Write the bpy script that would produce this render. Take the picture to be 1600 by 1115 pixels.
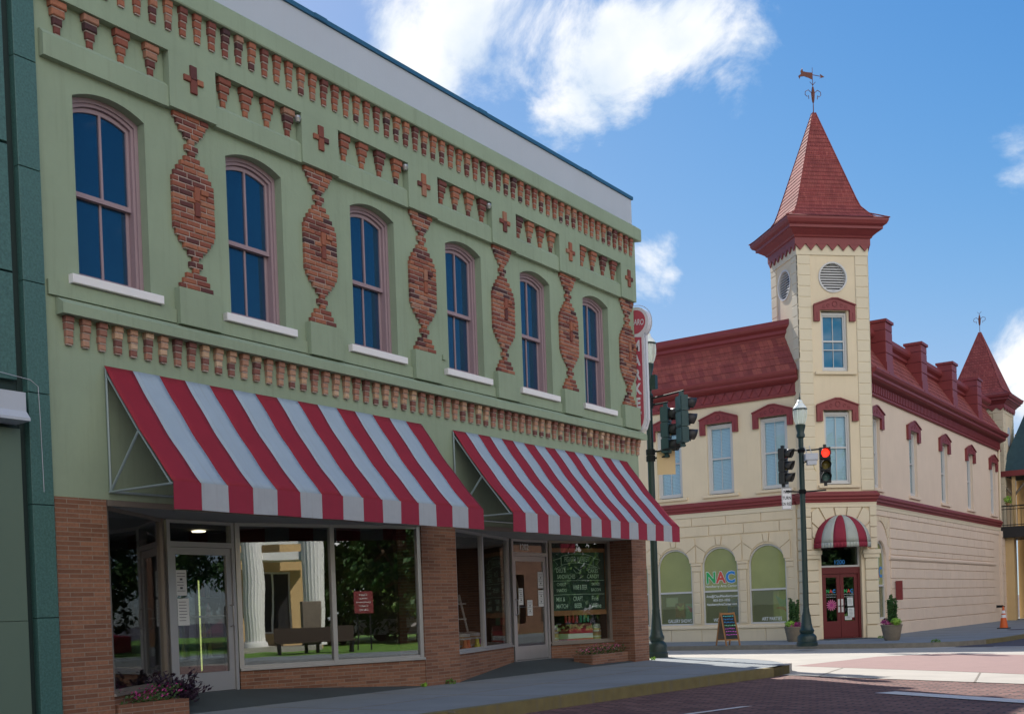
import bpy, bmesh, math, random
from mathutils import Vector, Matrix
from mathutils.geometry import tessellate_polygon
random.seed(7)
R = math.radians
S2 = math.sqrt(.5)
scene = bpy.context.scene
for o in list(bpy.data.objects): bpy.data.objects.remove(o)
COL = scene.collection

# ------------------------------------------------------------------ camera
YAW, FPX, ROLL, CY, PITCH = 0.60231737, 1793.97, -0.03546164, 983.94, -0.0162177
fw = Vector((-math.sin(YAW)*math.cos(PITCH), math.cos(YAW)*math.cos(PITCH), math.sin(PITCH)))
rt = Vector((math.cos(YAW), math.sin(YAW), 0)); up = rt.cross(fw)
r2 = rt*math.cos(ROLL)+up*math.sin(ROLL); u2 = -rt*math.sin(ROLL)+up*math.cos(ROLL)
cam = bpy.data.objects.new('camera', bpy.data.cameras.new('camera')); COL.objects.link(cam)
M4 = Matrix.Identity(4)
for i in range(3): M4[i][0] = r2[i]; M4[i][1] = u2[i]; M4[i][2] = -fw[i]
M4[0][3], M4[1][3], M4[2][3] = 11.3, 0.0, 1.119
cam.matrix_world = M4
cam.data.sensor_width = 36; cam.data.lens = FPX/1600*36
cam.data.shift_y = (CY-557.5)/1600
cam.data.clip_start = .1; cam.data.clip_end = 3000
scene.camera = cam

# ------------------------------------------------------------------ world, sun, exposure
SUN = Vector((-.793*.747, .609*.747, .665)).normalized()
EL = math.asin(SUN.z); AZ = math.atan2(SUN.x, SUN.y)
W = bpy.data.worlds.new("World"); scene.world = W; W.use_nodes = True
nt = W.node_tree; N = nt.nodes; L = nt.links; N.clear()
out = N.new('ShaderNodeOutputWorld'); bg = N.new('ShaderNodeBackground'); L.new(bg.outputs[0], out.inputs[0])
sky = N.new('ShaderNodeTexSky'); sky.sky_type = 'NISHITA'; sky.sun_disc = False
sky.sun_elevation = EL; sky.sun_rotation = AZ; sky.air_density = 1.0; sky.dust_density = .25; sky.ozone_density = 2.2
tc = N.new('ShaderNodeTexCoord')
def wmath(op, a, b=None, clamp=False):
    n = N.new('ShaderNodeMath'); n.operation = op; n.use_clamp = clamp
    for i, v in enumerate((a, b)):
        if v is None: continue
        if isinstance(v, (int, float)): n.inputs[i].default_value = v
        else: L.new(v, n.inputs[i])
    return n.outputs[0]
FILL_CLOUD = 8.5
BLOBS = [((-.560, .712, .43), .085, 1.0), ((-.52, .725, .455), .09, 1.0), ((-.475, .755, .45), .10, 1.1), ((-.43, .795, .427), .085, 1.1),
         ((-.37, .818, .434), .075, .9), ((-.472, .792, .3875), .06, 1.15), ((-.43, .812, .40), .05, .95), ((-.50, .70, .52), .12, 1.0), ((-.40, .77, .50), .10, .95),
         ((-.436, .854, .285), .05, .8), ((-.42, .862, .27), .03, .8), ((-.178, .967, .185), .06, .8), ((-.150, .97, .16), .07, .9), ((-.160, .93, .325), .045, .8),
         ((-.2, -.8, .5), .3, .8), ((-.9, -.2, .4), .25, .8)]
mask = None
for c, rad, k in BLOBS:
    c = Vector(c).normalized()
    d = N.new('ShaderNodeVectorMath'); d.operation = 'DISTANCE'; L.new(tc.outputs['Generated'], d.inputs[0]); d.inputs[1].default_value = c
    mr = N.new('ShaderNodeMapRange'); mr.interpolation_type = 'SMOOTHSTEP'
    mr.inputs['From Min'].default_value = 0; mr.inputs['From Max'].default_value = rad*1.25
    mr.inputs['To Min'].default_value = k; mr.inputs['To Max'].default_value = 0
    L.new(d.outputs['Value'], mr.inputs['Value'])
    mask = mr.outputs[0] if mask is None else wmath('MAXIMUM', mask, mr.outputs[0])
nz = N.new('ShaderNodeTexNoise'); nz.inputs['Scale'].default_value = 9; nz.inputs['Detail'].default_value = 12; nz.inputs['Roughness'].default_value = .62
nz.inputs['Distortion'].default_value = .35; L.new(tc.outputs['Generated'], nz.inputs['Vector'])
dens = wmath('ADD', wmath('MULTIPLY', mask, .62), wmath('MULTIPLY', wmath('SUBTRACT', nz.outputs[0], .5), 1.75))
cr = N.new('ShaderNodeMapRange'); cr.interpolation_type = 'SMOOTHSTEP'; L.new(dens, cr.inputs['Value'])
cr.inputs['From Min'].default_value = .26; cr.inputs['From Max'].default_value = .66
cden = wmath('MULTIPLY', cr.outputs[0], wmath('MULTIPLY', mask, 5, True))
nz2 = N.new('ShaderNodeTexNoise'); nz2.inputs['Scale'].default_value = 16; nz2.inputs['Detail'].default_value = 8; L.new(tc.outputs['Generated'], nz2.inputs['Vector'])
cc = N.new('ShaderNodeValToRGB'); cc.color_ramp.elements[0].position = .3; cc.color_ramp.elements[0].color = (3.0, 3.35, 3.75, 1)
cc.color_ramp.elements[1].position = .65; cc.color_ramp.elements[1].color = (4.2, 4.2, 4.25, 1); L.new(nz2.outputs[0], cc.inputs[0])
sep = N.new('ShaderNodeSeparateColor'); L.new(sky.outputs[0], sep.inputs[0]); cmb = N.new('ShaderNodeCombineColor')
for i, (k, p, hi) in enumerate(((.085, 2.1, 1.9), (.26, 1.3, 2.65), (.55, 1.0, 3.7))):      # deeper blue air: soft ceiling on each channel
    q = wmath('MULTIPLY', wmath('POWER', sep.outputs[i], p), k)
    q = wmath('DIVIDE', q, wmath('POWER', wmath('ADD', 1, wmath('POWER', wmath('DIVIDE', q, hi), 3)), .3333))
    L.new(q, cmb.inputs[i])
skyc = cmb.outputs[0]
mx = N.new('ShaderNodeMix'); mx.data_type = 'RGBA'; L.new(cden, mx.inputs[0]); L.new(skyc, mx.inputs[6]); L.new(cc.outputs[0], mx.inputs[7])
m2 = None                                             # bright cloud bank added unseen behind the camera to fill the shaded facades
for c, rad in (((.95, -.15, .5), .42), ((.75, -.6, .35), .4), ((.3, -.85, .5), .4), ((.98, .25, .3), .3), ((.6, -.2, .85), .3)):
    c = Vector(c).normalized(); d = N.new('ShaderNodeVectorMath'); d.operation = 'DISTANCE'; L.new(tc.outputs['Generated'], d.inputs[0]); d.inputs[1].default_value = c
    mr = N.new('ShaderNodeMapRange'); mr.interpolation_type = 'SMOOTHSTEP'; mr.inputs['From Max'].default_value = rad*1.5; mr.inputs['To Min'].default_value = 1; mr.inputs['To Max'].default_value = 0
    L.new(d.outputs['Value'], mr.inputs['Value']); m2 = mr.outputs[0] if m2 is None else wmath('MAXIMUM', m2, mr.outputs[0])
d2 = wmath('ADD', wmath('MULTIPLY', m2, .8), wmath('MULTIPLY', wmath('SUBTRACT', nz.outputs[0], .5), 1.75))
c2 = N.new('ShaderNodeMapRange'); c2.interpolation_type = 'SMOOTHSTEP'; L.new(d2, c2.inputs['Value']); c2.inputs['From Min'].default_value = .25; c2.inputs['From Max'].default_value = .6
mx2 = N.new('ShaderNodeMix'); mx2.data_type = 'RGBA'; L.new(wmath('MULTIPLY', c2.outputs[0], wmath('MULTIPLY', m2, 5, True)), mx2.inputs[0]); L.new(mx.outputs[2], mx2.inputs[6]); mx2.inputs[7].default_value = (FILL_CLOUD, FILL_CLOUD*.98, FILL_CLOUD*.95, 1)
L.new(mx2.outputs[2], bg.inputs[0]); bg.inputs[1].default_value = .11
sl = bpy.data.lights.new('sun', 'SUN'); sl.energy = 3.2; sl.angle = R(.53); sl.color = (1, .94, .85)
so = bpy.data.objects.new('sun', sl); COL.objects.link(so); so.rotation_euler = (-SUN).to_track_quat('-Z', 'Y').to_euler(); so.location = (0, 0, 40)
vs = scene.view_settings; vs.view_transform = 'Standard'; vs.look = 'None'; vs.exposure = 1.27; vs.gamma = 1
scene.render.engine = 'CYCLES'; scene.cycles.max_bounces = 8; scene.cycles.transparent_max_bounces = 12

# ------------------------------------------------------------------ materials
MAT = {}
def nodes(name):
    m = bpy.data.materials.new(name); m.use_nodes = True; MAT[name] = m
    return m, m.node_tree.nodes, m.node_tree.links, m.node_tree.nodes['Principled BSDF']
def rgb(c): return (c[0], c[1], c[2], 1)
def mixc(N, L, fac, a, b, mode='MIX'):
    n = N.new('ShaderNodeMix'); n.data_type = 'RGBA'; n.blend_type = mode
    for i, v in ((0, fac), (6, a), (7, b)):
        if isinstance(v, (int, float)): n.inputs[i].default_value = v
        elif isinstance(v, tuple): n.inputs[i].default_value = rgb(v)
        else: L.new(v, n.inputs[i])
    return n.outputs[2]
def noise(N, L, vec, scale, detail=6, rough=.6):
    n = N.new('ShaderNodeTexNoise'); n.inputs['Scale'].default_value = scale; n.inputs['Detail'].default_value = detail; n.inputs['Roughness'].default_value = rough
    if vec is not None: L.new(vec, n.inputs['Vector'])
    return n.outputs[0]
def ramp(N, L, fac, stops):
    n = N.new('ShaderNodeValToRGB'); e = n.color_ramp.elements
    e[0].position, e[0].color = stops[0][0], rgb(stops[0][1]); e[1].position, e[1].color = stops[-1][0], rgb(stops[-1][1])
    for p, c in stops[1:-1]: x = e.new(p); x.color = rgb(c)
    L.new(fac, n.inputs[0]); return n.outputs[0]
def pos(N): return N.new('ShaderNodeNewGeometry').outputs['Position']
def wallvec(N, L, mode='sum'):
    g = pos(N); s = N.new('ShaderNodeSeparateXYZ'); L.new(g, s.inputs[0]); c = N.new('ShaderNodeCombineXYZ')
    if mode == 'xy': return g
    a = N.new('ShaderNodeMath'); a.operation = 'ADD'; L.new(s.outputs[0], a.inputs[0]); L.new(s.outputs[1], a.inputs[1])
    L.new(a.outputs[0], c.inputs[0]); L.new(s.outputs[2], c.inputs[1]); return c.outputs[0]
def bump(N, L, b, h, strength, dist=.01, prev=None):
    n = N.new('ShaderNodeBump'); n.inputs['Strength'].default_value = strength; n.inputs['Distance'].default_value = dist; L.new(h, n.inputs['Height'])
    if prev is not None: L.new(prev, n.inputs['Normal'])
    L.new(n.outputs[0], b.inputs['Normal']); return n.outputs[0]
def plain(name, col, rough=.6, var=.12, vscale=1.5, bs=0, bscale=60, metal=0, spec=.4, streak=0, dirt=None):
    m, N, L, b = nodes(name); p = pos(N)
    c = mixc(N, L, noise(N, L, p, vscale, 8), tuple(x*(1-var) for x in col), tuple(min(1, x*(1+var)) for x in col))
    if streak:
        mp = N.new('ShaderNodeMapping'); mp.inputs['Scale'].default_value = (.6, 16, .6) if name.startswith(('canvas_r', 'canvas_w', 'valance')) else (9, 9, .5); L.new(p, mp.inputs[0])
        f = noise(N, L, mp.outputs[0], 1.3, 6)
        mr = N.new('ShaderNodeMapRange'); mr.inputs[1].default_value = .52; mr.inputs[2].default_value = .75; mr.inputs[4].default_value = streak; L.new(f, mr.inputs[0])
        c = mixc(N, L, mr.outputs[0], c, dirt or tuple(x*.45 for x in col))
    L.new(c, b.inputs['Base Color']); b.inputs['Roughness'].default_value = rough; b.inputs['Metallic'].default_value = metal
    b.inputs['Specular IOR Level'].default_value = spec
    if bs: bump(N, L, b, noise(N, L, p, bscale, 5), bs, .01)
    return m
def brickmat(name, c1, c2, mort, bw, bh, ms=.012, rough=.85, mode='sum', off=.5, bs=.6, dark=.0, mscale=1):
    m, N, L, b = nodes(name); v = wallvec(N, L, mode)
    t = N.new('ShaderNodeTexBrick'); L.new(v, t.inputs['Vector']); t.inputs['Scale'].default_value = 1
    t.inputs['Brick Width'].default_value = bw; t.inputs['Row Height'].default_value = bh; t.inputs['Mortar Size'].default_value = ms
    t.inputs['Mortar Smooth'].default_value = .25; t.inputs['Bias'].default_value = 0; t.offset = off; t.offset_frequency = 2
    t.inputs['Color1'].default_value = (0, 0, 0, 1); t.inputs['Color2'].default_value = (1, 1, 1, 1); t.inputs['Mortar'].default_value = (.5, .5, .5, 1)
    n1 = noise(N, L, pos(N), 2.3, 6); c = mixc(N, L, t.outputs['Color'], c1, c2)
    c = mixc(N, L, noise(N, L, pos(N), 25, 4), c, tuple(x*.7 for x in c1), 'MIX') if dark == 0 else mixc(N, L, mixf(N, L, n1, .45, .75, dark), c, tuple(x*.35 for x in c1))
    c = mixc(N, L, mixf(N, L, n1, .4, .7, .35), c, tuple(x*.6 for x in c2))
    c = mixc(N, L, t.outputs['Fac'], c, mort); L.new(c, b.inputs['Base Color']); b.inputs['Roughness'].default_value = rough
    inv = N.new('ShaderNodeMath'); inv.operation = 'SUBTRACT'; inv.inputs[0].default_value = 1; L.new(t.outputs['Fac'], inv.inputs[1])
    p = bump(N, L, b, inv.outputs[0], bs, .008); bump(N, L, b, noise(N, L, pos(N), 70, 4), .25, .004, p)
    return m
def mixf(N, L, v, a, b, k):
    mr = N.new('ShaderNodeMapRange'); mr.inputs[1].default_value = a; mr.inputs[2].default_value = b; mr.inputs[4].default_value = k; L.new(v, mr.inputs[0]); return mr.outputs[0]
def glass(name, tint=(.9, .95, .92), ior=1.8, rough=.0, film_or_sky=None, film_or_sky_k=0.):
    m, N, L, b = nodes(name); o = N['Material Output']; N.remove(b)
    tr = N.new('ShaderNodeBsdfTransparent'); tr.inputs[0].default_value = rgb(tint)
    gl = N.new('ShaderNodeBsdfGlossy'); gl.inputs['Roughness'].default_value = rough
    base = tr.outputs[0]
    if film_or_sky:
        d = N.new('ShaderNodeBsdfDiffuse'); L.new(mixc(N, L, noise(N, L, pos(N), 1.2, 4), tuple(x*.75 for x in film_or_sky), tuple(x*1.2 for x in film_or_sky)), d.inputs[0])
        ms = N.new('ShaderNodeMixShader'); ms.inputs[0].default_value = film_or_sky_k; L.new(tr.outputs[0], ms.inputs[1]); L.new(d.outputs[0], ms.inputs[2]); base = ms.outputs[0]
    fr = N.new('ShaderNodeFresnel'); gg = N.new('ShaderNodeNewGeometry')
    io = N.new('ShaderNodeMapRange'); io.inputs[3].default_value = ior; io.inputs[4].default_value = 1/ior; L.new(gg.outputs['Backfacing'], io.inputs[0]); L.new(io.outputs[0], fr.inputs[0])   # thin pane: no total reflection on the way out
    bp = N.new('ShaderNodeBump'); bp.inputs['Strength'].default_value = .05; bp.inputs['Distance'].default_value = .02; L.new(noise(N, L, pos(N), 1.1, 1), bp.inputs['Height'])
    L.new(bp.outputs[0], gl.inputs['Normal'])
    mx = N.new('ShaderNodeMixShader'); L.new(fr.outputs[0], mx.inputs[0]); L.new(base, mx.inputs[1]); L.new(gl.outputs[0], mx.inputs[2]); L.new(mx.outputs[0], o.inputs[0])
    return m
def emit(name, col, k):
    m, N, L, b = nodes(name); b.inputs['Base Color'].default_value = rgb(col); b.inputs['Emission Color'].default_value = rgb(col); b.inputs['Emission Strength'].default_value = k; return m

plain('green_stucco', (.255, .322, .232), .9, .2, .8, .45, 14, streak=.2, dirt=(.13, .15, .10))
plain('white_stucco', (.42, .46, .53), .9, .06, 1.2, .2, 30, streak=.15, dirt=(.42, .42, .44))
plain('blue_coping', (.02, .10, .19), .5, .1)
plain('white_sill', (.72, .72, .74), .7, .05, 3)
plain('mauve_wood', (.30, .22, .25), .55, .08, 6)
plain('cream_paint', (.69, .575, .41), .8, .11, 1.1, .3, 40, streak=.14, dirt=(.42, .34, .22))
plain('cream_brick', (.71, .575, .455), .85, .10, 1.0, .3, 40, streak=.12, dirt=(.45, .36, .25))
plain('cream_trim', (.66, .57, .42), .7, .05, 2)
plain('white_vinyl', (.55, .54, .53), .5, .05, 3)
plain('maroon', (.215, .038, .040), .5, .12, 2.5, .12, 30, streak=.18, dirt=(.11, .02, .025))
plain('maroon_dark', (.13, .016, .018), .45, .1, 3)
plain('teal_granite', (.05, .125, .115), .4, .75, 42, .1, 60)
plain('teal_joint', (.012, .03, .03), .7)
plain('olive_panel', (.10, .15, .115), .55, .08, 1)
plain('lamp_green', (.012, .03, .028), .4, .2, 6)
plain('lamp_black', (.012, .014, .016), .7, .2, 6, spec=.2)
plain('signal_green', (.015, .05, .055), .45, .15, 8)
plain('aluminium', (.42, .42, .43), .35, .06, 5, metal=.6)
plain('bronze_alu', (.26, .23, .2), .4, .06, 5, metal=.5)
plain('steel_tube', (.32, .40, .42), .4, .1, 8, metal=.4)
plain('soffit_paint', (.30, .30, .29), .8)
plain('concrete', (.33, .33, .31), .9, .2, .7, .3, 30, streak=0)
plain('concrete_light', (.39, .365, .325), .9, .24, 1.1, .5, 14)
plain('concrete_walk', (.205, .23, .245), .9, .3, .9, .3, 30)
plain('kerb_yellow', (.17, .14, .06), .85, .35, 5, .3, 30, streak=.8, dirt=(.13, .12, .10))
plain('kerb_stone', (.20, .18, .15), .9, .4, 6, .4, 20)
plain('asphalt', (.075, .07, .085), .9, .2, 1.5, .4, 60)
plain('dark_slab', (.055, .07, .075), .8, .25, 2)
plain('white_paint', (.62, .60, .58), .8, .25, 14)
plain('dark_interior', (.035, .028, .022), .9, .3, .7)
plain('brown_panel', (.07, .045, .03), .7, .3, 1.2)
plain('interior_floor', (.07, .055, .04), .5)
plain('interior_ceiling', (.18, .17, .14), .9)
plain('olive_interior', (.42, .41, .22), .9, .1, 1)
plain('paper', (.6, .62, .62), .7, .03, 5); plain('print_ink', (.08, .09, .1), .8)
plain('wood_orange', (.34, .16, .06), .6, .25, 12)
plain('wood_grey', (.20, .165, .125), .85, .3, 9, .4, 30)
plain('barrel_wood', (.33, .19, .09), .7, .25, 8); plain('tin', (.45, .46, .47), .35, .1, 5, metal=.7)
plain('chalkboard', (.015, .05, .035), .6, .3, 3); plain('chalk_green', (.62, .85, .64), .9, .1); plain('board_black', (.012, .018, .018), .7)
plain('leaf_dark', (.04, .10, .025), .6, .4, 9); plain('leaf_lime', (.22, .40, .04), .6, .3, 9); plain('leaf_mid', (.11, .21, .04), .6, .4, 9)
plain('leaf_bed', (.04, .085, .02), .6, .4, 9); plain('leaf_purple', (.03, .014, .032), .5, .4, 9); plain('petal_pink', (.55, .12, .28), .6, .3, 9); plain('petal_magenta', (.35, .03, .18), .6, .3, 9)
plain('bark', (.09, .06, .04), .9, .3, 5, .5, 20)
plain('soil', (.05, .035, .025), .95)
plain('cone_orange', (.62, .11, .02), .5); plain('cone_white', (.7, .7, .72), .5); plain('rubber_black', (.02, .02, .02), .8)
plain('red_sign', (.45, .03, .05), .5, .1, 6); plain('sign_red_faded', (.42, .07, .10), .5, .2, 6); plain('sign_white', (.62, .62, .66), .5, .12, 12); plain('sign_black', (.02, .02, .025), .5)
plain('sign_back', (.55, .40, .22), .5, .12, 2); plain('camera_grey', (.42, .44, .5), .5); plain('rust_red', (.15, .05, .035), .7, .3, 12)  # sign_back: glow of the yellow wall in bare metal, put into its colour
plain('brass', (.5, .4, .2), .4, metal=.8)
plain('blind', (.70, .76, .78), .8, .04, 2)
plain('slate_blue', (.03, .07, .085), .8, .35, 5, .4, 12)
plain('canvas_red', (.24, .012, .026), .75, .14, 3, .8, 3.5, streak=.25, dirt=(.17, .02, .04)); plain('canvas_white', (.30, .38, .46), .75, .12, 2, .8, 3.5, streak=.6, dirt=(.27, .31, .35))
plain('canvas_red_faded', (.25, .02, .04), .8, .15, 5); plain('canvas_grey', (.38, .40, .36), .8, .12, 3, streak=.5, dirt=(.22, .25, .12))
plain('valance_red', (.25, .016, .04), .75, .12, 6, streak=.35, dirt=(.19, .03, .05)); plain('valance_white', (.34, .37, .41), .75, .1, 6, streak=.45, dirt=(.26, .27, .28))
plain('nac_green', (.02, .36, .1), .5, .02); plain('nac_red', (.6, .08, .06), .5, .02); plain('nac_blue', (.02, .22, .6), .5, .02); plain('decal_white', (.72, .74, .74), .6, .02)
plain('chalk_cyan', (.1, .5, .5), .8); plain('chalk_blue', (.03, .2, .5), .8); plain('chalk_lime', (.2, .55, .3), .8); plain('chalk_pink', (.5, .1, .45), .8)
plain('bench_brown', (.05, .035, .025), .7, .2, 5); plain('mural_yellow', (.5, .48, .2), .6, .2, 3); plain('mural_teal', (.25, .42, .36), .6, .2, 4); plain('mural_orange', (.6, .18, .05), .6, .2, 4)
plain('courthouse_wall', (.62, .44, .22), .85, .1, 1); plain('column_white', (.78, .77, .74), .7, .06, 2)
plain('lawn', (.13, .26, .04), .95, .45, 3, .8, 30); plain('truck_paint', (.55, .52, .55), .3); plain('car_red', (.30, .02, .05), .3)
plain('blue_tarp', (.02, .09, .30), .6); plain('bottle_red', (.45, .03, .03), .4); plain('bottle_green', (.03, .25, .12), .3); plain('bottle_yellow', (.6, .55, .05), .4)
plain('hood_dark', (.02, .02, .022), .5)
plain('wire_gold', (.5, .33, .2), .4)
brickmat('pier_brick', (.17, .07, .04), (.40, .19, .11), (.24, .18, .14), .305, .052, .0055)
brickmat('paver_brick', (.12, .046, .038), (.36, .185, .15), (.035, .028, .028), .27, .125, .016, mode='xy', bs=1.0)
brickmat('paver_smooth', (.30, .19, .175), (.35, .225, .205), (.25, .16, .15), .2, .1, .006, mode='xy', bs=.2)
brickmat('shingle_red', (.22, .042, .040), (.34, .085, .062), (.10, .018, .02), .16, .33, .004, off=.37, bs=.4, dark=.5)
brickmat('scale_red', (.25, .045, .042), (.33, .078, .066), (.12, .02, .024), .12, .15, .006, bs=.5, dark=.4)
# hand-laid brick with a random tone for each brick
m, N, L, b = nodes('accent_brick')
g = N.new('ShaderNodeNewGeometry'); oi = N.new('ShaderNodeObjectInfo')
ad = N.new('ShaderNodeMath'); ad.operation = 'ADD'; L.new(g.outputs['Random Per Island'], ad.inputs[0]); L.new(oi.outputs['Random'], ad.inputs[1])
fr = N.new('ShaderNodeMath'); fr.operation = 'FRACT'; L.new(ad.outputs[0], fr.inputs[0])
c = ramp(N, L, fr.outputs[0], [(0, (.04, .02, .026)), (.08, (.095, .03, .03)), (.32, (.19, .055, .040)), (.60, (.27, .09, .053)), (.88, (.34, .135, .075)), (1, (.30, .16, .11))])
c = mixc(N, L, mixf(N, L, noise(N, L, g.outputs['Position'], 28, 5), .4, .8, .45), c, (.13, .05, .04)); L.new(c, b.inputs['Base Color'])
b.inputs['Roughness'].default_value = .9; bump(N, L, b, noise(N, L, g.outputs['Position'], 80, 4), .6, .006)
m, N, L, b = nodes('belt_brick')
g = N.new('ShaderNodeNewGeometry'); oi = N.new('ShaderNodeObjectInfo')
ad = N.new('ShaderNodeMath'); ad.operation = 'ADD'; L.new(g.outputs['Random Per Island'], ad.inputs[0]); L.new(oi.outputs['Random'], ad.inputs[1])
fr = N.new('ShaderNodeMath'); fr.operation = 'FRACT'; L.new(ad.outputs[0], fr.inputs[0])
c = ramp(N, L, fr.outputs[0], [(0, (.12, .05, .05)), (.15, (.20, .08, .065)), (.40, (.33, .17, .12)), (.8, (.42, .25, .17)), (.95, (.5, .34, .22)), (1, (.52, .38, .27))])
c = mixc(N, L, mixf(N, L, noise(N, L, g.outputs['Position'], 28, 5), .4, .8, .4), c, (.2, .10, .08)); L.new(c, b.inputs['Base Color'])
b.inputs['Roughness'].default_value = .9; bump(N, L, b, noise(N, L, g.outputs['Position'], 80, 4), .6, .006)
plain('mortar', (.36, .29, .26), .95, .2, 20)
glass('shop_glass', (.88, .91, .91), 2.5)
glass('clear_shop_glass', (.93, .95, .95), 1.75)
glass('door_glass', (.8, .84, .84), 1.9)
glass('upper_sky_glass', (.12, .2, .3), 1.9, film_or_sky=(.006, .05, .125), film_or_sky_k=.75)  # blue sky reflection put into the pane colour
glass('blind_glass', (.86, .93, .96), 1.7)
glass('tower_sky_glass', (.03, .10, .16), 1.8, film_or_sky=(.01, .15, .28), film_or_sky_k=.85)  # mirrored blue sky coloured into the pane itself
glass('film_glass', (.7, .8, .55), 1.55, film_or_sky=(.46, .48, .19), film_or_sky_k=.55)
glass('gallery_glass', (.85, .9, .75), 1.7, film_or_sky=(.30, .34, .16), film_or_sky_k=.16)
glass('clear_globe', (.92, .97, .95), 1.5, film_or_sky=(.75, .8, .74), film_or_sky_k=.5)
emit('red_lens', (1, .025, .012), 1.1); plain('amber_lens', (.16, .13, .03), .25); plain('green_lens', (.06, .12, .11), .25)
emit('tube_light', (.85, .85, .3), .5); emit('ceiling_lamp', (1, .85, .6), 1.6)
plain('globe_white', (.80, .84, .80), .3, .04)

# ------------------------------------------------------------------ builders
class Fr:
    def __init__(s, o, u, v): s.o = Vector(o); s.u = Vector(u); s.v = Vector(v)
    def __call__(s, u, v, z): return s.o+s.u*u+s.v*v+Vector((0, 0, z))
WORLD = Fr((0, 0, 0), (1, 0, 0), (0, 1, 0))
G = Fr((0, 0, 0), (0, 1, 0), (1, 0, 0))
class MB:
    def __init__(s, fr=WORLD): s.f = fr; s.V = []; s.F = []; s.I = []; s.sm = []; s.mi = 0
    def add(s, vs, fs, smooth=False, raw=False):
        n = len(s.V); s.V += [Vector(v) if raw else s.f(*v) for v in vs]
        for f in fs: s.F.append([n+i for i in f]); s.I.append(s.mi); s.sm.append(smooth)
        return s
    def box(s, u0, u1, v0, v1, z0, z1):
        return s.add([(u0, v0, z0), (u1, v0, z0), (u1, v1, z0), (u0, v1, z0), (u0, v0, z1), (u1, v0, z1), (u1, v1, z1), (u0, v1, z1)],
                     [(0, 3, 2, 1), (4, 5, 6, 7), (0, 1, 5, 4), (1, 2, 6, 5), (2, 3, 7, 6), (3, 0, 4, 7)])
    def bbox(s, u0, u1, v0, v1, z0, z1, b=.006):          # box chamfered towards +v (a brick or block face)
        vs = [(u0, v0, z0), (u1, v0, z0), (u1, v0, z1), (u0, v0, z1), (u0, v1-b, z0), (u1, v1-b, z0), (u1, v1-b, z1), (u0, v1-b, z1),
              (u0+b, v1, z0+b), (u1-b, v1, z0+b), (u1-b, v1, z1-b), (u0+b, v1, z1-b)]
        fs = [(0, 1, 2, 3), (8, 9, 10, 11)]
        for i in range(4): j = (i+1) % 4; fs += [(i, j, 4+j, 4+i), (4+i, 4+j, 8+j, 8+i)]
        return s.add(vs, fs)
    def prism(s, loops, v0, v1):                           # loops of (u,z): outer first, then holes
        pts = [(u, z) for lp in loops for u, z in lp]
        tri = tessellate_polygon([[Vector((u, z, 0)) for u, z in lp] for lp in loops]); n = len(pts)
        fs = [tuple(t) for t in tri]+[tuple(n+i for i in reversed(t)) for t in tri]; k = 0
        for lp in loops:
            m = len(lp)
            for i in range(m): j = (i+1) % m; fs.append((k+i, k+j, n+k+j, n+k+i))
            k += m
        return s.add([(u, v0, z) for u, z in pts]+[(u, v1, z) for u, z in pts], fs)
    def slab(s, poly, z0, z1):                             # polygon in (u,v), thickness in z
        tri = tessellate_polygon([[Vector((a, b, 0)) for a, b in poly]]); n = len(poly)
        z0f = z0 if callable(z0) else (lambda a, b: z0); z1f = z1 if callable(z1) else (lambda a, b: z1)
        fs = [tuple(t) for t in tri]+[tuple(n+i for i in t) for t in tri]+[(i, (i+1) % n, n+(i+1) % n, n+i) for i in range(n)]
        return s.add([(a, b, z0f(a, b)) for a, b in poly]+[(a, b, z1f(a, b)) for a, b in poly], fs)
    def mould(s, prof, u0, u1, m0=0, m1=0):                # closed profile (v,z) run along u; m0,m1 mitre slopes
        n = len(prof); vm = min(v for v, z in prof)
        return s.add([(u0-m0*(v-vm), v, z) for v, z in prof]+[(u1+m1*(v-vm), v, z) for v, z in prof],
                     [tuple(range(n)), tuple(range(2*n-1, n-1, -1))]+[(i, (i+1) % n, n+(i+1) % n, n+i) for i in range(n)])
    def tube(s, pts, r, n=8, cap=True):
        P = [s.f(*p) for p in pts]; rs = r if isinstance(r, (list, tuple)) else [r]*len(P); vs = []; fs = []
        for i, p in enumerate(P):
            d = (P[min(i+1, len(P)-1)]-P[max(i-1, 0)]).normalized(); a = d.orthogonal().normalized() if i == 0 else (a-d*a.dot(d)).normalized(); b2 = d.cross(a)
            vs += [p+a*math.cos(t)*rs[i]+b2*math.sin(t)*rs[i] for t in [2*math.pi*k/n for k in range(n)]]
        for i in range(len(P)-1):
            for k in range(n): fs.append((i*n+k, i*n+(k+1) % n, (i+1)*n+(k+1) % n, (i+1)*n+k))
        if cap: fs += [tuple(range(n)), tuple(range((len(P)-1)*n, len(P)*n))]
        return s.add(vs, fs, True, True)
    def lathe(s, prof, u=0, v=0, n=24, z=0, cap=True):
        vs = []; fs = []
        for r, h in prof: vs += [(u+r*math.cos(2*math.pi*k/n), v+r*math.sin(2*math.pi*k/n), z+h) for k in range(n)]
        for i in range(len(prof)-1):
            for k in range(n): fs.append((i*n+k, i*n+(k+1) % n, (i+1)*n+(k+1) % n, (i+1)*n+k))
        if cap: fs += [tuple(range(n)), tuple(range((len(prof)-1)*n, len(prof)*n))]
        return s.add(vs, fs, True)
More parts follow.
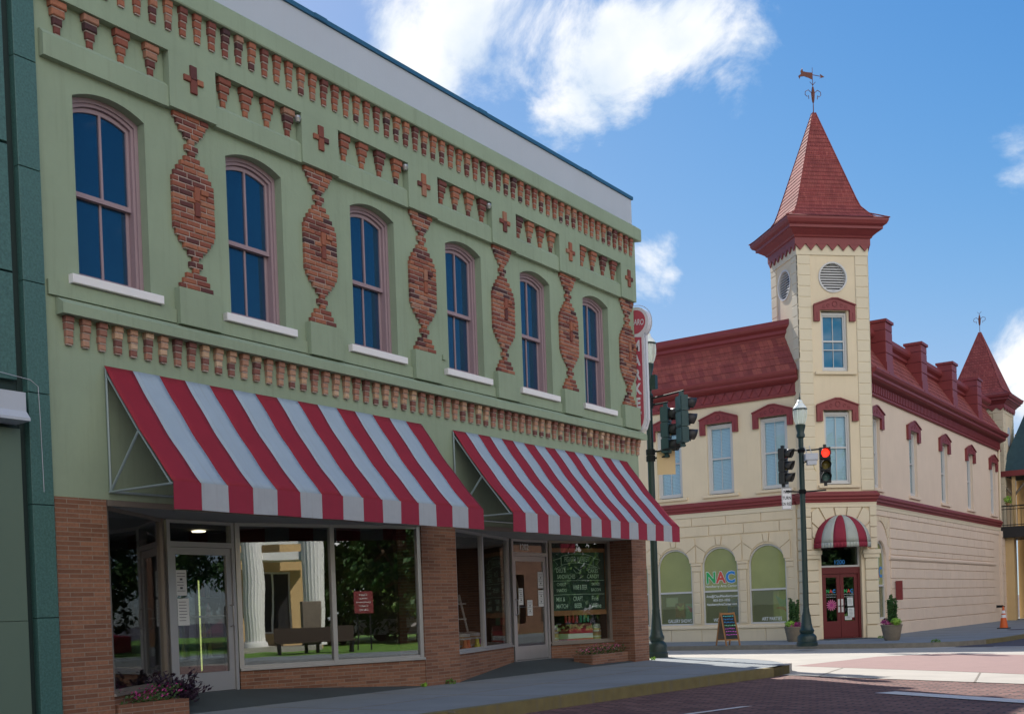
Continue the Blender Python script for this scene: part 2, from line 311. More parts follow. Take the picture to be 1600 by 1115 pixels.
    def build(s, name, mats, parent=None, **kw):
        me = bpy.data.meshes.new(name); me.from_pydata([tuple(v) for v in s.V], [], s.F)
        if isinstance(mats, str): mats = [mats]
        for q in mats: me.materials.append(MAT[q])
        me.polygons.foreach_set('material_index', s.I); me.polygons.foreach_set('use_smooth', s.sm)
        bm = bmesh.new(); bm.from_mesh(me); bmesh.ops.recalc_face_normals(bm, faces=bm.faces); bm.to_mesh(me); bm.free(); me.update()
        o = bpy.data.objects.new(name, me); COL.objects.link(o)
        if parent is not None:
            o.parent = parent; o.matrix_parent_inverse = parent.matrix_world.inverted()
        if any(s.sm):
            me.set_sharp_from_angle(angle=R(38))
        for k, v in kw.items(): o[k] = v
        return o
def thing(name, label, cat, loc=(0, 0, 0), group=None):
    o = bpy.data.objects.new(name, None); COL.objects.link(o); o.location = loc; o.matrix_world = Matrix.Translation(loc); o['label'] = label; o['category'] = cat
    if group: o['group'] = group
    return o
def tag(o, label, cat, group=None):
    o['label'] = label; o['category'] = cat
    if group: o['group'] = group
    return o
def struct(mb, name, m): return mb.build(name, m, None, kind='structure')
def copyobj(o, parent, off, fr=None):
    c = o.copy(); COL.objects.link(c); c.parent = parent; c.matrix_parent_inverse = o.matrix_parent_inverse.copy()
    c.location = Vector(o.location)+Vector(off); return c
def copytree(o, parent, off, label=None):
    c = copyobj(o, parent, off) if parent is not None else o.copy()
    if parent is None: COL.objects.link(c); c.location = Vector(o.location)+Vector(off); c.matrix_world = Matrix.Translation(c.location)
    for ch in list(o.children):
        d = ch.copy(); COL.objects.link(d); d.parent = c
        for g_ in list(ch.children): e = g_.copy(); COL.objects.link(e); e.parent = d
    if label: c['label'] = label
    return c
_fc = {}
def text(body, fr, u, v, z, size, mat, parent, name='lettering', align='CENTER', sx=1, bold=0, th=.003, tilt=0):
    cu = bpy.data.curves.new('t', 'FONT'); cu.body = body; cu.size = size; cu.align_x = align; cu.offset = bold*size; cu.extrude = 0; cu.space_line = .9; cu.resolution_u = 3
    ob = bpy.data.objects.new('t', cu); COL.objects.link(ob); bpy.context.view_layer.update()
    me = ob.evaluated_get(bpy.context.evaluated_depsgraph_get()).to_mesh()
    mb = MB(fr); ct_, st_ = math.cos(tilt), math.sin(tilt)
    vs = [(u+(p.co.x*sx*ct_-p.co.y*st_), v, z+p.co.x*sx*st_+p.co.y*ct_) for p in me.vertices]
    mb.add(vs, [tuple(f.vertices) for f in me.polygons]); n = len(vs)
    ob.to_mesh_clear(); bpy.data.objects.remove(ob)
    return mb.build(name, mat, parent) if parent is not False else mb
def seg_arch(ul, ur, z0, zs, rise, n=10):
    w = ur-ul; r = (w*w/4+rise*rise)/(2*rise); zc = zs+rise-r; uc = (ul+ur)/2; a = math.asin(min(1, w/2/r)) if rise <= w/2 else math.pi/2
    pts = [(ul, z0), (ur, z0)]
    for i in range(n+1): t = a-2*a*i/n; pts.append((uc+r*math.sin(t), zc+r*math.cos(t)))
    return pts
def leafy(pts, mat, name, parent, size, seed=1):
    rnd = random.Random(seed); mb = MB()
    for p in pts:
        a = Vector((rnd.gauss(0, 1), rnd.gauss(0, 1), rnd.gauss(0, 1))).normalized(); b_ = a.orthogonal().normalized(); c_ = a.cross(b_); k = size*rnd.uniform(.6, 1.3); p = Vector(p)
        mb.add([p-b_*k, p+c_*k*.45, p+b_*k, p-c_*k*.45], [(0, 1, 2, 3)], raw=True)
    return mb.build(name, mat, parent)
def ball(c, r, n, seed, sz=1., inner=.3):
    rnd = random.Random(seed); out = []
    for _ in range(n):
        d = Vector((rnd.gauss(0, 1), rnd.gauss(0, 1), rnd.gauss(0, 1))).normalized()*r*rnd.uniform(inner, 1)**.5; out.append((c[0]+d.x, c[1]+d.y, c[2]+d.z*sz))
    return out
#BODY
# ------------------------------------------------------------------ ground, roads, pavements
def zr(y): return -.15 if y < 20 else (-.28 if y > 31 else -.15-.13*(y-20)/11)
def sheet(name, poly, dz, m, **kw):
    bm = bmesh.new(); tri = tessellate_polygon([[Vector((a, b, 0)) for a, b in poly]]); vs = [bm.verts.new((a, b, 0)) for a, b in poly]
    for t in tri: bm.faces.new([vs[i] for i in t])
    for yy in (20, 31): bmesh.ops.bisect_plane(bm, geom=bm.verts[:]+bm.edges[:]+bm.faces[:], plane_co=(0, yy, 0), plane_no=(0, 1, 0))
    for v in bm.verts: v.co.z = zr(v.co.y)+dz
    bmesh.ops.recalc_face_normals(bm, faces=bm.faces)
    for f in bm.faces:
        if f.normal.z < 0: f.normal_flip()
    me = bpy.data.meshes.new(name); bm.to_mesh(me); bm.free(); me.materials.append(MAT[m]); o = bpy.data.objects.new(name, me); COL.objects.link(o); o['kind'] = 'structure'; return o
sheet('ground', [(-900, -600), (900, -600), (900, 1200), (-900, 1200)], -.012, 'asphalt')
sheet('road_brick', [(2.5, -40), (17.5, -40), (17.5, 20.5), (2.5, 20.5)], -.004, 'paver_brick')
sheet('road_concrete_band', [(2.2, 22.75), (2.88, 22.18), (4.3, 21.3), (7.7, 19.35), (12, 16.9), (12.6, 14.9), (8.08, 17.3), (4.6, 18.75), (3.6, 19.2), (2.2, 20.8)], .004, 'concrete_light')
sheet('road_crosswalk', [(2.88, 22.22), (3.16, 26.8), (4.2, 28.4), (17, 21.5), (13, 16.4), (7.7, 19.4), (4.3, 21.35)], .004, 'paver_smooth')
sheet('road_cross_street', [(-60, 22.5), (2.84, 22.2), (3.12, 26.8), (4.16, 28.45), (17, 21.55), (60, 19), (60, 33), (-60, 33)], .0, 'concrete_light')
sheet('road_main_far', [(3.5, 32.6), (14, 31.5), (14, 300), (3.5, 300)], .008, 'asphalt')
sheet('road_marking', [(4.55, 32.2), (9, 31.9), (9, 32.15), (4.55, 32.45)], .014, 'white_paint')
sheet('road_marking', [(6.55, 15.45), (6.75, 15.75), (11, 13.3), (10.8, 13.0)], .006, 'white_paint')
sheet('road_marking', [(5.6, 13.2), (5.72, 13.3), (4.95, 10.2), (4.83, 10.1)], .006, 'white_paint')
for P_, Q_ in (((4.62, 18.7), (4.15, 21.35)), ((7.35, 17.55), (6.95, 19.75)), ((10.3, 16.2), (10.0, 18.0))):
    sheet('road_joint', [P_, (P_[0]+.03, P_[1]), (Q_[0]+.03, Q_[1]), Q_], .008, 'kerb_stone')
# pavement beside the green building: kerb line bends gently and rounds the corner
kerb = [(2.7, -30), (2.95, 0), (3.21, 10.3), (3.47, 14.57), (3.71, 17.41), (3.85, 18.7), (3.82, 19.5), (3.6, 20.2), (3.1, 20.95), (2.3, 21.7), (1.2, 22.35), (0, 22.75), (-1.5, 23.0), (-60, 23.0)]
inner = [(x-.15, y) if y < 19 else (x-.12, y-.1) for x, y in kerb[:-1]]+[(-60, 22.85)]
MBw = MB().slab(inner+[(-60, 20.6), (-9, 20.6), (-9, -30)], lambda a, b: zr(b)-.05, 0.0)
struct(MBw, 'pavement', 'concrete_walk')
for i, (a, b, m_) in enumerate([(0, 6, 'kerb_yellow'), (5, 13, 'concrete_light')]):
    k = MB(); o_ = kerb[a:b+1]; n_ = inner[a:b+1]
    k.slab(o_+n_[::-1], lambda x, y: zr(y)-.05, .003); struct(k, 'kerb', m_)
# expansion joints of the pavement
jb = MB()
for y in (6, 8.2, 10.4, 12.6, 14.8, 17.0, 19.2): jb.box(.05, 3.05+y*.025, y, y+.02, -.01, .0025)
jb.box(1.68, 1.7, 0, 21.6, -.01, .0028)
struct(jb, 'pavement_joint', 'kerb_stone')
# far pavement round the cream building
ky = [(-60, 32.5), (1.9, 32.5), (2.9, 32.75), (3.6, 33.4), (3.95, 34.3), (4.15, 36), (4.3, 40), (4.3, 300)]
iy = [(-60, 32.65), (1.85, 32.65), (2.8, 32.9), (3.48, 33.5), (3.8, 34.35), (4.0, 36), (4.15, 40), (4.15, 300)]
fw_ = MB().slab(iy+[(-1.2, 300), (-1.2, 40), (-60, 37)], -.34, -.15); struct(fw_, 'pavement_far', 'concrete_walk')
fk = MB().slab(ky[:5]+iy[:5][::-1], -.34, -.147); struct(fk, 'kerb', 'kerb_stone')
fk = MB().slab(ky[4:]+iy[4:][::-1], -.34, -.147); struct(fk, 'kerb', 'kerb_yellow')
jb = MB()
for x in (-9.5, -7.2, -4.9, -2.6, -.3): jb.box(x, x+.02, 32.7, 36.2, -.16, -.1475)
for y in (36, 38.5, 41, 44, 47): jb.box(-.4, 4.0, y, y+.02, -.16, -.1475)
struct(jb, 'pavement_joint', 'kerb_stone')
# opposite side of the main street (seen in the shop windows)
op = MB().slab([(15, -40), (18.5, -40), (18.5, 60), (15, 60)], -.3, -.02); struct(op, 'pavement_opposite', 'concrete_walk')
op = MB().slab([(18.5, -40), (60, -40), (60, 60), (18.5, 60)], -.3, -.05); struct(op, 'lawn', 'lawn')

# ------------------------------------------------------------------ green commercial building
gb = thing('commercial_building', 'long green stucco shop building with red brick diamonds between arched windows and two striped awnings', 'building', (0, 14.5, 0))
YE = 21.3
WC = [8.55, 10.79, 13.14, 15.40, 17.56, 19.72]; PC = [9.72, 11.97, 14.26, 16.48, 18.64, 20.95]
HW = .49
win_loops = [seg_arch(c-HW, c+HW, 5.07, 7.11, .12) for c in WC]
wall = MB(G).prism([[(7.6, 2.57), (YE, 2.57), (YE, 8.96), (7.6, 8.96)]]+win_loops, -.30, 0)
wall.box(7.6, YE, -9, -8.7, -.1, 8.96); wall.box(YE-.3, YE, -8.7, -.301, -.1, 9.0)
wall.box(7.6, 7.7, -8.7, -.301, -.1, 9.0); wall.box(7.71, YE-.31, -8.69, -.302, 8.7, 8.85)
wall.build('wall', 'green_stucco', gb)
# frieze: upper band with cross blocks hanging between the recessed panels
blocks = [(c-.365, c+.365) for c in PC[:-1]]+[(20.62, YE-.06)]
fz = MB(G); fz.box(7.6, YE-.06, .002, .11, 8.07, 8.80)
for a, b_ in blocks: fz.box(a, b_, .002, .11, 7.405, 8.071)
fz.build('frieze', 'green_stucco', gb)
panels = [(7.66, blocks[0][0])]+[(blocks[i][1], blocks[i+1][0]) for i in range(5)]
for a, b_ in panels:
    MB(G).mould([(.002, 7.395), (.085, 7.395), (.085, 7.64), (.03, 7.70), (.002, 7.70)], a+.001, b_-.001).build('panel_ledge', 'green_stucco', gb)
cn = MB(G).mould([(-.02, 8.655), (.20, 8.655), (.21, 8.67), (.21, 8.90), (.17, 8.94), (-.02, 8.97)], 7.6, YE-.06, 0, .5); co = cn.build('cornice', 'green_stucco', gb)
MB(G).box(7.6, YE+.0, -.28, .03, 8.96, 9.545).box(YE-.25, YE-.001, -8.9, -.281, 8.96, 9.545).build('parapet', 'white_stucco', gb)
cp = MB(G).box(7.6, YE+.04, -.33, .06, 9.547, 9.61).box(YE-.3, YE+.04, -8.9, -.331, 9.547, 9.61)
for y in (12.0, 15.9, 19.4): cp.box(y, y+.25, .061, .067, 9.55, 9.615)
cp.build('coping', 'blue_coping', gb)
def corbel(fr, u, z0, n, h, w0, w1, p0, p1, v0, mat, name, parent, seed):
    rnd = random.Random(seed); mb = MB(fr)
    for i in range(n):
        t = i/(n-1); w = w0+(w1-w0)*t+rnd.uniform(-.006, .006); p = p0+(p1-p0)*t; j = rnd.uniform(-.006, .006)
        mb.mi = 0; mb.bbox(u-w/2+j, u+w/2+j, v0, v0+p+rnd.uniform(-.004, .006), z0-(i+1)*h+.012, z0-i*h-.001, .01); mb.mi = 1; mb.box(u-w*.42, u+w*.42, v0, v0+p*.78, z0-(i+1)*h-.001, z0-(i+1)*h+.014)
    return mb.build(name, [mat, 'mortar'], parent)
def corbel_row(us, z0, n, h, w0, w1, p0, p1, v0, mat, parent):
    pr = []
    for i, u in enumerate(us):
        if i < 6: o = corbel(G, 0, z0, n, h, w0, w1, p0, p1, v0, mat, 'brick_corbel', parent, i*7+3); pr.append(o); o.location = (0, u, 0)
        else: o = copyobj(pr[(i*5+i//6) % 6], parent, (0, 0, 0)); o.location = (0, u, 0)
corbel_row([7.78+.2245*i for i in range(60)], 8.653, 4, .088, .118, .088, .065, .035, .108, 'accent_brick', co)
# stepped corbels hanging in each panel
def panel_corbel(parent, seed, u):
    rnd = random.Random(seed); mb = MB(G)
    for i, (w, p) in enumerate([(.205, .085), (.165, .07), (.115, .052), (.075, .04)]):
        mb.bbox(u-w/2, u+w/2, .002, p, 8.065-(i+1)*.092+.013, 8.065-i*.092, .011); mb.mi = 1; mb.box(u-w*.4, u+w*.4, .002, p*.7, 8.065-(i+1)*.092-.001, 8.065-(i+1)*.092+.015); mb.mi = 0
    return mb.build('panel_corbel', ['accent_brick', 'mortar'], parent)
for k, (a, b_) in enumerate(panels):
    n_ = 4; us = [a+(b_-a)*(i+.5)/n_ for i in range(n_)]
    if k == 0: us = [b_-.21-.42*i for i in range(4)]
    for i, u in enumerate(us): panel_corbel(gb, k*10+i, u)
# little brick crosses
for c in PC:
    mb = MB(G); c2 = c if c < 20.9 else 20.93
    mb.bbox(c2-.05, c2+.05, .11, .14, 7.835, 8.0, .006).bbox(c2-.05, c2+.05, .11, .14, 7.66, 7.83, .006).bbox(c2-.15, c2-.053, .11, .14, 7.79, 7.86, .006).bbox(c2+.053, c2+.15, .11, .14, 7.79, 7.86, .006)
    mb.build('brick_cross', 'accent_brick', gb)
# belt course with corbels, plinths and sills
bl = MB(G).mould([(-.02, 4.585), (.14, 4.585), (.14, 4.70), (.04, 4.77), (-.02, 4.77)], 7.74, YE, 0, 1).build('belt_course', 'green_stucco', gb)
corbel_row([7.87+.2155*i for i in range(63)], 4.583, 4, .08, .112, .09, .075, .045, .002, 'belt_brick', bl)
for c in PC:
    w = .325; MB(G).box(c-w, min(c+w, YE+.0), .001, .10, 4.78, 5.23).build('plinth', 'green_stucco', gb)
for i in range(6):
    a = PC[i-1]+.33 if i else 7.64; MB(G).box(a, PC[i]-.33, .001, .035, 4.79, 4.955).build('dado', 'green_stucco', gb)
for c in WC: MB(G).bbox(c-HW-.14, c+HW+.13, -.2, .085, 4.965, 5.065, .006).build('window_sill', 'white_sill', gb)
# brick diamond pilasters
ROWS = [.57, .47, .38, .24, .105, .215, .105, .26, .39, .51, .61]+[.67]*9+[.61, .51, .38, .24, .105, .215, .105, .33, .43, .54]
def pilaster(c, seed):
    rnd = random.Random(seed); mb = MB(G); n = len(ROWS); h = (7.402-5.235)/n; ends = MB(G); T0 = 13
    for i, w in enumerate(ROWS):
        z1 = 7.402-i*h; z0 = z1-h+.014; mb.mi = 1; w *= .985
        mb.box(c-w/2+.012, c+w/2-.012, .002, .040, z0-.014, z1); mb.mi = 0
        u = c-w/2; off = .105 if i % 2 else .21; first = True
        while u < c+w/2-.03:
            L_ = off if first else .21; first = False; e = min(u+L_, c+w/2)
            if c+w/2-e < .05: e = c+w/2
            pr_ = .052+rnd.uniform(-.004, .007)
            mb.bbox(u+.006, e-.007, .003, pr_, z0, z1-.001, .008); u = e
    for a_, b_, za, zb_ in ((.0, .085, 6.36, 6.54), (.0, .08, 6.17, 6.345), (.105, .22, 6.46, 6.53)): mb.bbox(c+a_, c+b_, .03, .074, za, zb_, .008)
    return mb.build('brick_diamond', ['accent_brick', 'mortar'], gb)
for k, c in enumerate(PC): pilaster(c, k+11)
# sash windows
def scale_loop(lp, d, zc=None):
    us = [p[0] for p in lp]; zs_ = [p[1] for p in lp]; uc = (min(us)+max(us))/2; z0, z1 = min(zs_), max(zs_); w = max(us)-min(us)
    return [(uc+(u-uc)*(w-2*d)/w, z0+d+(z-z0)*(z1-z0-2*d)/(z1-z0)) for u, z in lp]
for c in WC:
    lp = seg_arch(c-HW+.002, c+HW-.002, 5.072, 7.108, .12)
    inn = scale_loop(lp, .05); in2 = scale_loop(lp, .085)
    f = MB(G).prism([lp, inn], -.27, -.125).prism([scale_loop(lp, .03), in2], -.28, -.15).build('window_frame', 'mauve_wood', gb)
    zm = 6.08; a, b_ = c-HW+.09, c+HW-.09
    top = seg_arch(a, b_, zm-.02, 7.03, .10); us_ = seg_arch(a+.045, c-.014, zm+.035, 6.93, .001, 1)
    def arcz(u): return 7.035+.10*(1-((u-c)/(HW-.09))**2)-.03
    def pane_loop(u0, u1, z0): return [(u0, z0), (u1, z0)]+[(u1+(u0-u1)*i/6, arcz(u1+(u0-u1)*i/6)-.02) for i in range(7)]
    topl = [(a, zm-.02), (b_, zm-.02)]+[(b_+(a-b_)*i/10, arcz(b_+(a-b_)*i/10)+.03) for i in range(11)]
    us = MB(G).prism([topl, pane_loop(a+.04, c-.015, zm+.035), pane_loop(c+.015, b_-.04, zm+.035)], -.225, -.185).build('upper_sash', 'mauve_wood', gb)
    MB(G).prism([[(p[0], p[1]) for p in topl]], -.212, -.208).build('pane', 'upper_sky_glass', us)
    z0 = 5.13
    ls = MB(G).prism([[(a, z0), (b_, z0), (b_, zm+.03), (a, zm+.03)], [(a+.045, z0+.06), (c-.015, z0+.06), (c-.015, zm-.02), (a+.045, zm-.02)], [(c+.015, z0+.06), (b_-.045, z0+.06), (b_-.045, zm-.02), (c+.015, zm-.02)]], -.27, -.235).build('lower_sash', 'mauve_wood', gb)
    MB(G).box(a+.03, b_-.03, -.255, -.25, z0+.02, zm).build('pane', 'upper_sky_glass', ls)
# upstairs room behind the panes, dark
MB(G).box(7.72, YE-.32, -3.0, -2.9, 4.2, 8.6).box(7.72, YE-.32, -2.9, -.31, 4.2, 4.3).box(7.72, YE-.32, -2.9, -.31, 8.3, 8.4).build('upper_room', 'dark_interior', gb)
# brick piers, knee walls
pr = MB(G)
for a, b_, d in ((7.62, 8.29, .6), (14.02, 14.90, .5), (20.82, 21.44, .62)):
    MB(G).box(a, b_, -d, .005 if a < 20 else .03, -.15, 2.568).build('brick_pier', 'pier_brick', gb)
def wallseg(mb, a, b_, t, z0, z1):        # a,b = (u,v) ends; thickness t behind
    ux, uy = b_[0]-a[0], b_[1]-a[1]; l = math.hypot(ux, uy); nx, ny = -uy/l*t, ux/l*t
    if ny > 0: nx, ny = -nx, -ny
    P = [a, b_, (b_[0]+nx, b_[1]+ny), (a[0]+nx, a[1]+ny)]
    return mb.slab(P, z0, z1)
SEG = {'a': ((8.29, 0), (9.90, -1.0)), 'b': ((11.12, -1.0), (14.02, -.01)), 'c': ((14.90, -.01), (17.93, -1.0)), 'd': ((19.25, -1.0), (20.83, -.47))}
SILL = {'a': .30, 'b': .42, 'c': .455, 'd': .42}
def off(p, q, d):
    ux, uy = q[0]-p[0], q[1]-p[1]; l = math.hypot(ux, uy); nx, ny = -uy/l, ux/l
    if ny < 0: nx, ny = -nx, -ny
    return (p[0]+nx*d, p[1]+ny*d), (q[0]+nx*d, q[1]+ny*d)
def lerp(p, q, t): return (p[0]+(q[0]-p[0])*t, p[1]+(q[1]-p[1])*t)
for k, (a, b_) in SEG.items():
    kn = MB(G); wallseg(kn, a, b_, .14, -.1, SILL[k]); kw_ = kn.build('knee_wall', 'pier_brick', gb)
    a2, b2 = off(a, b_, .03); sl_ = MB(G); wallseg(sl_, a2, b2, .15, SILL[k]+.001, SILL[k]+.035)
    wf = sl_; a3, b3 = off(a, b_, -.02)
    wallseg(wf, a3, b3, .06, SILL[k]+.036, SILL[k]+.075); wallseg(wf, a3, b3, .06, 2.46, 2.505)
    ts = {'a': (0.0, .975), 'b': (0.0, .485, .978), 'c': (0.0, .46, .955), 'd': (0.02, .95)}[k]
    for t in ts:
        L_ = math.hypot(b_[0]-a[0], b_[1]-a[1]); w = .07/L_
        p, q = lerp(a3, b3, t), lerp(a3, b3, t+w); p, q = off(p, q, .012); wallseg(wf, p, q, .085, SILL[k]+.036, 2.50)
    sw = wf.build('display_window', 'bronze_alu' if k in 'ad' else 'aluminium', gb)
    p, q = off(a, b_, -.045); gl = MB(G); wallseg(gl, p, q, .006, SILL[k]+.07, 2.47); gl.build('pane', 'shop_glass' if k in 'ab' else 'clear_shop_glass', sw)
# head beam over the glass and vestibule soffit
hb = MB(G).box(8.30, 14.01, -1.25, -.02, 2.505, 2.566).box(14.91, 20.81, -1.25, -.02, 2.505, 2.566).build('vestibule_soffit', 'soffit_paint', gb)
MB(G).box(8.295, 14.015, -.019, .02, 2.50, 2.566).box(14.905, 20.815, -.019, .02, 2.50, 2.566).build('shopfront_beam', 'bronze_alu', gb)
# sloping vestibule floors
for a, b_, c1, c2 in ((8.29, 14.02, 9.90, 11.12), (14.90, 20.85, 17.93, 19.25)):
    f_ = lambda u, v: .006+.16*max(0, -v)/1.0
    MB(G).slab([(a, .0), (b_, .0), (b_-.02 if a < 10 else 20.83, -.02 if a < 10 else -.5), (c2, -1.0), (c2, -1.1), (c1, -1.1), (c1, -1.0)], -.05, f_).build('vestibule_floor', 'dark_slab', gb)
# glazed doors
def shop_door(u0, u1, v, z0, zh, zt, lab, hinge_left):
    d = MB(G).prism([[(u0, z0-.03), (u1, z0-.03), (u1, zt), (u0, zt)], [(u0+.055, zh+.05), (u1-.055, zh+.05), (u1-.055, zt-.04), (u0+.055, zt-.04)], [(u0+.05, z0), (u1-.05, z0), (u1-.05, zh-.02), (u0+.05, zh-.02)]], v-.09, v+.01).build('door_frame', 'aluminium', gb)
    MB(G).box(u0+.04, u1-.04, v-.05, v-.044, zh+.04, zt-.03).build('pane', 'door_glass', d)
    a, b_ = u0+.055, u1-.055
    lf = MB(G).prism([[(a, z0+.01), (b_, z0+.01), (b_, zh-.025), (a, zh-.025)], [(a+.09, z0+.27), (b_-.09, z0+.27), (b_-.09, zh-.12), (a+.09, zh-.12)]], v-.06, v-.015).build('door', 'aluminium', gb)
    MB(G).box(a+.08, b_-.08, v-.04, v-.034, z0+.25, zh-.1).build('pane', 'door_glass', lf)
    hu = b_-.045 if hinge_left else a+.045
    MB(G).tube([(hu, v-.015, 1.05), (hu+(.0), v+.05, 1.07), (hu, v+.055, 1.12), (hu, v+.055, 1.28), (hu, v+.05, 1.33), (hu, v-.015, 1.35)], .011).build('handle', 'aluminium', lf)
    MB(G).tube([(a+.09, v-.07, 1.2), (b_-.09, v-.07, 1.2)], .012).build('push_bar', 'aluminium', lf)
    return lf
d1 = shop_door(9.93, 11.09, -1.0, .165, 2.16, 2.50, '', True)
d2 = shop_door(17.96, 19.22, -1.0, .18, 2.20, 2.50, '', False)
def notice(parent, u, z, w, h, v, seed=1, blob=True):
    rnd = random.Random(seed); p = MB(G).box(u-w/2, u+w/2, v, v+.003, z-h/2, z+h/2).build('notice', 'paper', parent); l_ = MB(G)
    for i in range(7):
        zz = z+h*.36-i*h*.115
        if blob and i in (2, 5): l_.box(u-w*.12, u+w*.12, v+.003, v+.0045, zz-h*.03, zz+h*.05)
        else: l_.box(u-w*.38, u+w*rnd.uniform(.2, .38), v+.003, v+.0045, zz, zz+h*.022)
    l_.build('print', 'print_ink', p)
notice(d1, 10.17, 1.66, .18, .34, -1.033, 2); notice(d1, 10.19, 1.27, .19, .36, -1.033, 3, False)
for u, z, w, h in ((18.28, 1.40, .15, .32), (18.58, 1.18, .18, .30), (18.99, 1.72, .2, .32), (18.99, 1.36, .2, .32)): notice(d2, u, z, w, h, -1.033, int(u*10))
text('1202', G, 18.45, -1.035, 2.30, .16, 'decal_white', d2, 'house_number', bold=.01)
# shop room
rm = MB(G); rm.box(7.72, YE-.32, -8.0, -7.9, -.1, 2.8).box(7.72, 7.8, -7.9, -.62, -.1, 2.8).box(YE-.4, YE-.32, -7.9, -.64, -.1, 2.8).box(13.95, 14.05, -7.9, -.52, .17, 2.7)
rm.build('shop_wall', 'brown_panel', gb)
MB(G).box(7.8, YE-.4, -7.9, -1.12, .05, .165).build('shop_floor', 'interior_floor', gb)
MB(G).box(7.8, YE-.4, -7.9, -1.26, 2.70, 2.78).build('shop_ceiling', 'interior_ceiling', gb)
for u, v in ((8.9, -2.6), (10.6, -3.6), (12.4, -2.4), (15.6, -2.2), (17.0, -3.4), (18.8, -2.6), (13.2, -4.2), (16.2, -5)):
    MB(G).lathe([(.11, 0), (.12, .02), (.05, .03)], u, v, 16, 2.665).build('ceiling_lamp', 'ceiling_lamp', gb)
MB(G).box(8.3, 9.5, -3.2, -3.1, 2.66, 2.69).build('ceiling_tube', 'tube_light', gb)
# striped awnings
def awning(u0, u1, n, z_top, out, zb, zv):
    fr_ = MB(G)
    for u in (u0+.02, u1-.02, u0+(u1-u0)*.5):
        fr_.tube([(u, .03, z_top-.02), (u, .03, zb-.03)], .014); fr_.tube([(u, .03, zb-.02), (u, out-.04, zb-.02)], .014); fr_.tube([(u, .02, z_top-.07), (u, out*.5-.02, (z_top+zb)/2-.075), (u, out-.05, zb-.03)], .012)
        fr_.tube([(u, .04, zb), (u, out*.5, (z_top+zb)/2-.08)], .016)
    fr_.tube([(u0, .03, zb-.02), (u1, .03, zb-.02)], .014); fr_.tube([(u0, out-.03, zb-.02), (u1, out-.03, zb-.03)], .014)
    aw = fr_.build('awning', 'steel_tube', gb)
    cv = MB(G); vl = MB(G); w = (u1-u0)/n; K = 16
    for i in range(n):
        a, b_ = u0+i*w, u0+(i+1)*w; cv.mi = vl.mi = i % 2; vs = []; fs = []
        M_ = 5
        for k in range(K+1):
            t = k/K; v = .03+(out-.03)*t; z = z_top+(zb-z_top)*t
            sag = -.03*math.sin(math.pi*t)+.004*math.sin(17*t+a*1.7)
            for q in range(M_+1): u = a+(b_-a)*q/M_; vs.append((u, v+sag*.6, z+sag+(.006*math.sin(u*8.3+t*3)+.004*math.sin(u*3.1-t*7))*math.sin(math.pi*t)))
        for k in range(K):
            for q in range(M_): i0 = k*(M_+1)+q; fs.append((i0, i0+1, i0+M_+2, i0+M_+1))
        cv.add(vs, fs, True)
        vl.add([(a, out+.004, zb+.004), (b_, out+.004, zb+.004), (b_, out+.002+.006*math.sin(b_*5), zv+.004*math.sin(b_*11)), (a, out+.002+.006*math.sin(a*5), zv+.004*math.sin(a*11))], [(0, 1, 2, 3)])
    for mb, nm, ms in ((cv, 'canopy', ['canvas_red', 'canvas_white']), (vl, 'valance', ['valance_red', 'valance_white'])):
        o = mb.build(nm, ms, aw); s_ = o.modifiers.new('thick', 'SOLIDIFY'); s_.thickness = .006; s_.offset = -1
    return aw
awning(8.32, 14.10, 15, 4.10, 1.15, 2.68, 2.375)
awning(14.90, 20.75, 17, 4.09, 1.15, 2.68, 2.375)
# small fittings on the facade
MB(G).lathe([(.03, 0), (.05, .05), (.04, .08)], 11.55, .09, 10, 7.93).build('facade_lamp', 'tin', gb)
for a in (13.9, 16.1): MB(G).lathe([(.03, 0), (.05, .05), (.04, .08)], a-.05, .09, 10, 7.95).build('facade_lamp', 'tin', gb)
MB(G).box(19.15, 19.2, 0, .03, 8.85, 8.9).build('vent_stub', 'tin', gb)
MB(G).box(14.72, 14.8, .0, .03, 5.2, 5.28).build('wall_bracket', 'green_stucco', gb)
MB(G).box(21.445, 21.47, -.25, -.05, 1.9, 2.5).build('downpipe_shoe', 'maroon', gb)

# brick flower boxes in front of the shop
def flowers(name, label, u0, u1, v0, v1, h, seed, kind):
    t = thing(name, label, 'flower bed', (0, (u0+u1)/2, 0))
    b_ = MB(G); b_.box(u0, u1, v1-.1, v1, -.05, h).box(u0, u1, v0, v0+.05, -.05, h).box(u0, u0+.1, v0+.05, v1-.1, -.05, h).box(u1-.1, u1, v0+.05, v1-.1, -.05, h)
    b_.build('brick_box', 'pier_brick', t); MB(G).box(u0+.1, u1-.1, v0+.05, v1-.1, 0, h-.03).build('soil', 'soil', t)
    rnd = random.Random(seed); fo = []; fl = []
    for _ in range(450): u, v = rnd.uniform(u0+.05, u1-.05), rnd.uniform(v0, v1); fo.append((v, u, h+rnd.uniform(-.02, .13)*(1+.4*math.sin(u*7))))
    for _ in range(170): u, v = rnd.uniform(u0+.05, u1-.05), rnd.uniform(v0, v1+.03); fl.append((v, u, h+rnd.uniform(.05, .16)*(1+.3*math.sin(u*7))))
    leafy(fo, 'leaf_bed', 'foliage', t, .026, seed); leafy(fl, kind, 'blossom', t, .019, seed+1)
    return t
flowers('flower_bed', 'brick flower bed with pink blooms under the shop window holding the chalkboard', 19.35, 20.80, -.55, -.12, .22, 5, 'petal_pink')
flowers('flower_bed', 'brick flower bed with magenta blooms at the foot of the left brick pier', 8.33, 9.35, -.48, .02, .2, 9, 'petal_magenta')
t = thing('potted_shrub', 'dark purple shrub spilling beside the glass door of the left shop', 'shrub', (-.55, 9.75, .1))
rnd = random.Random(4); pts = []; st = MB()
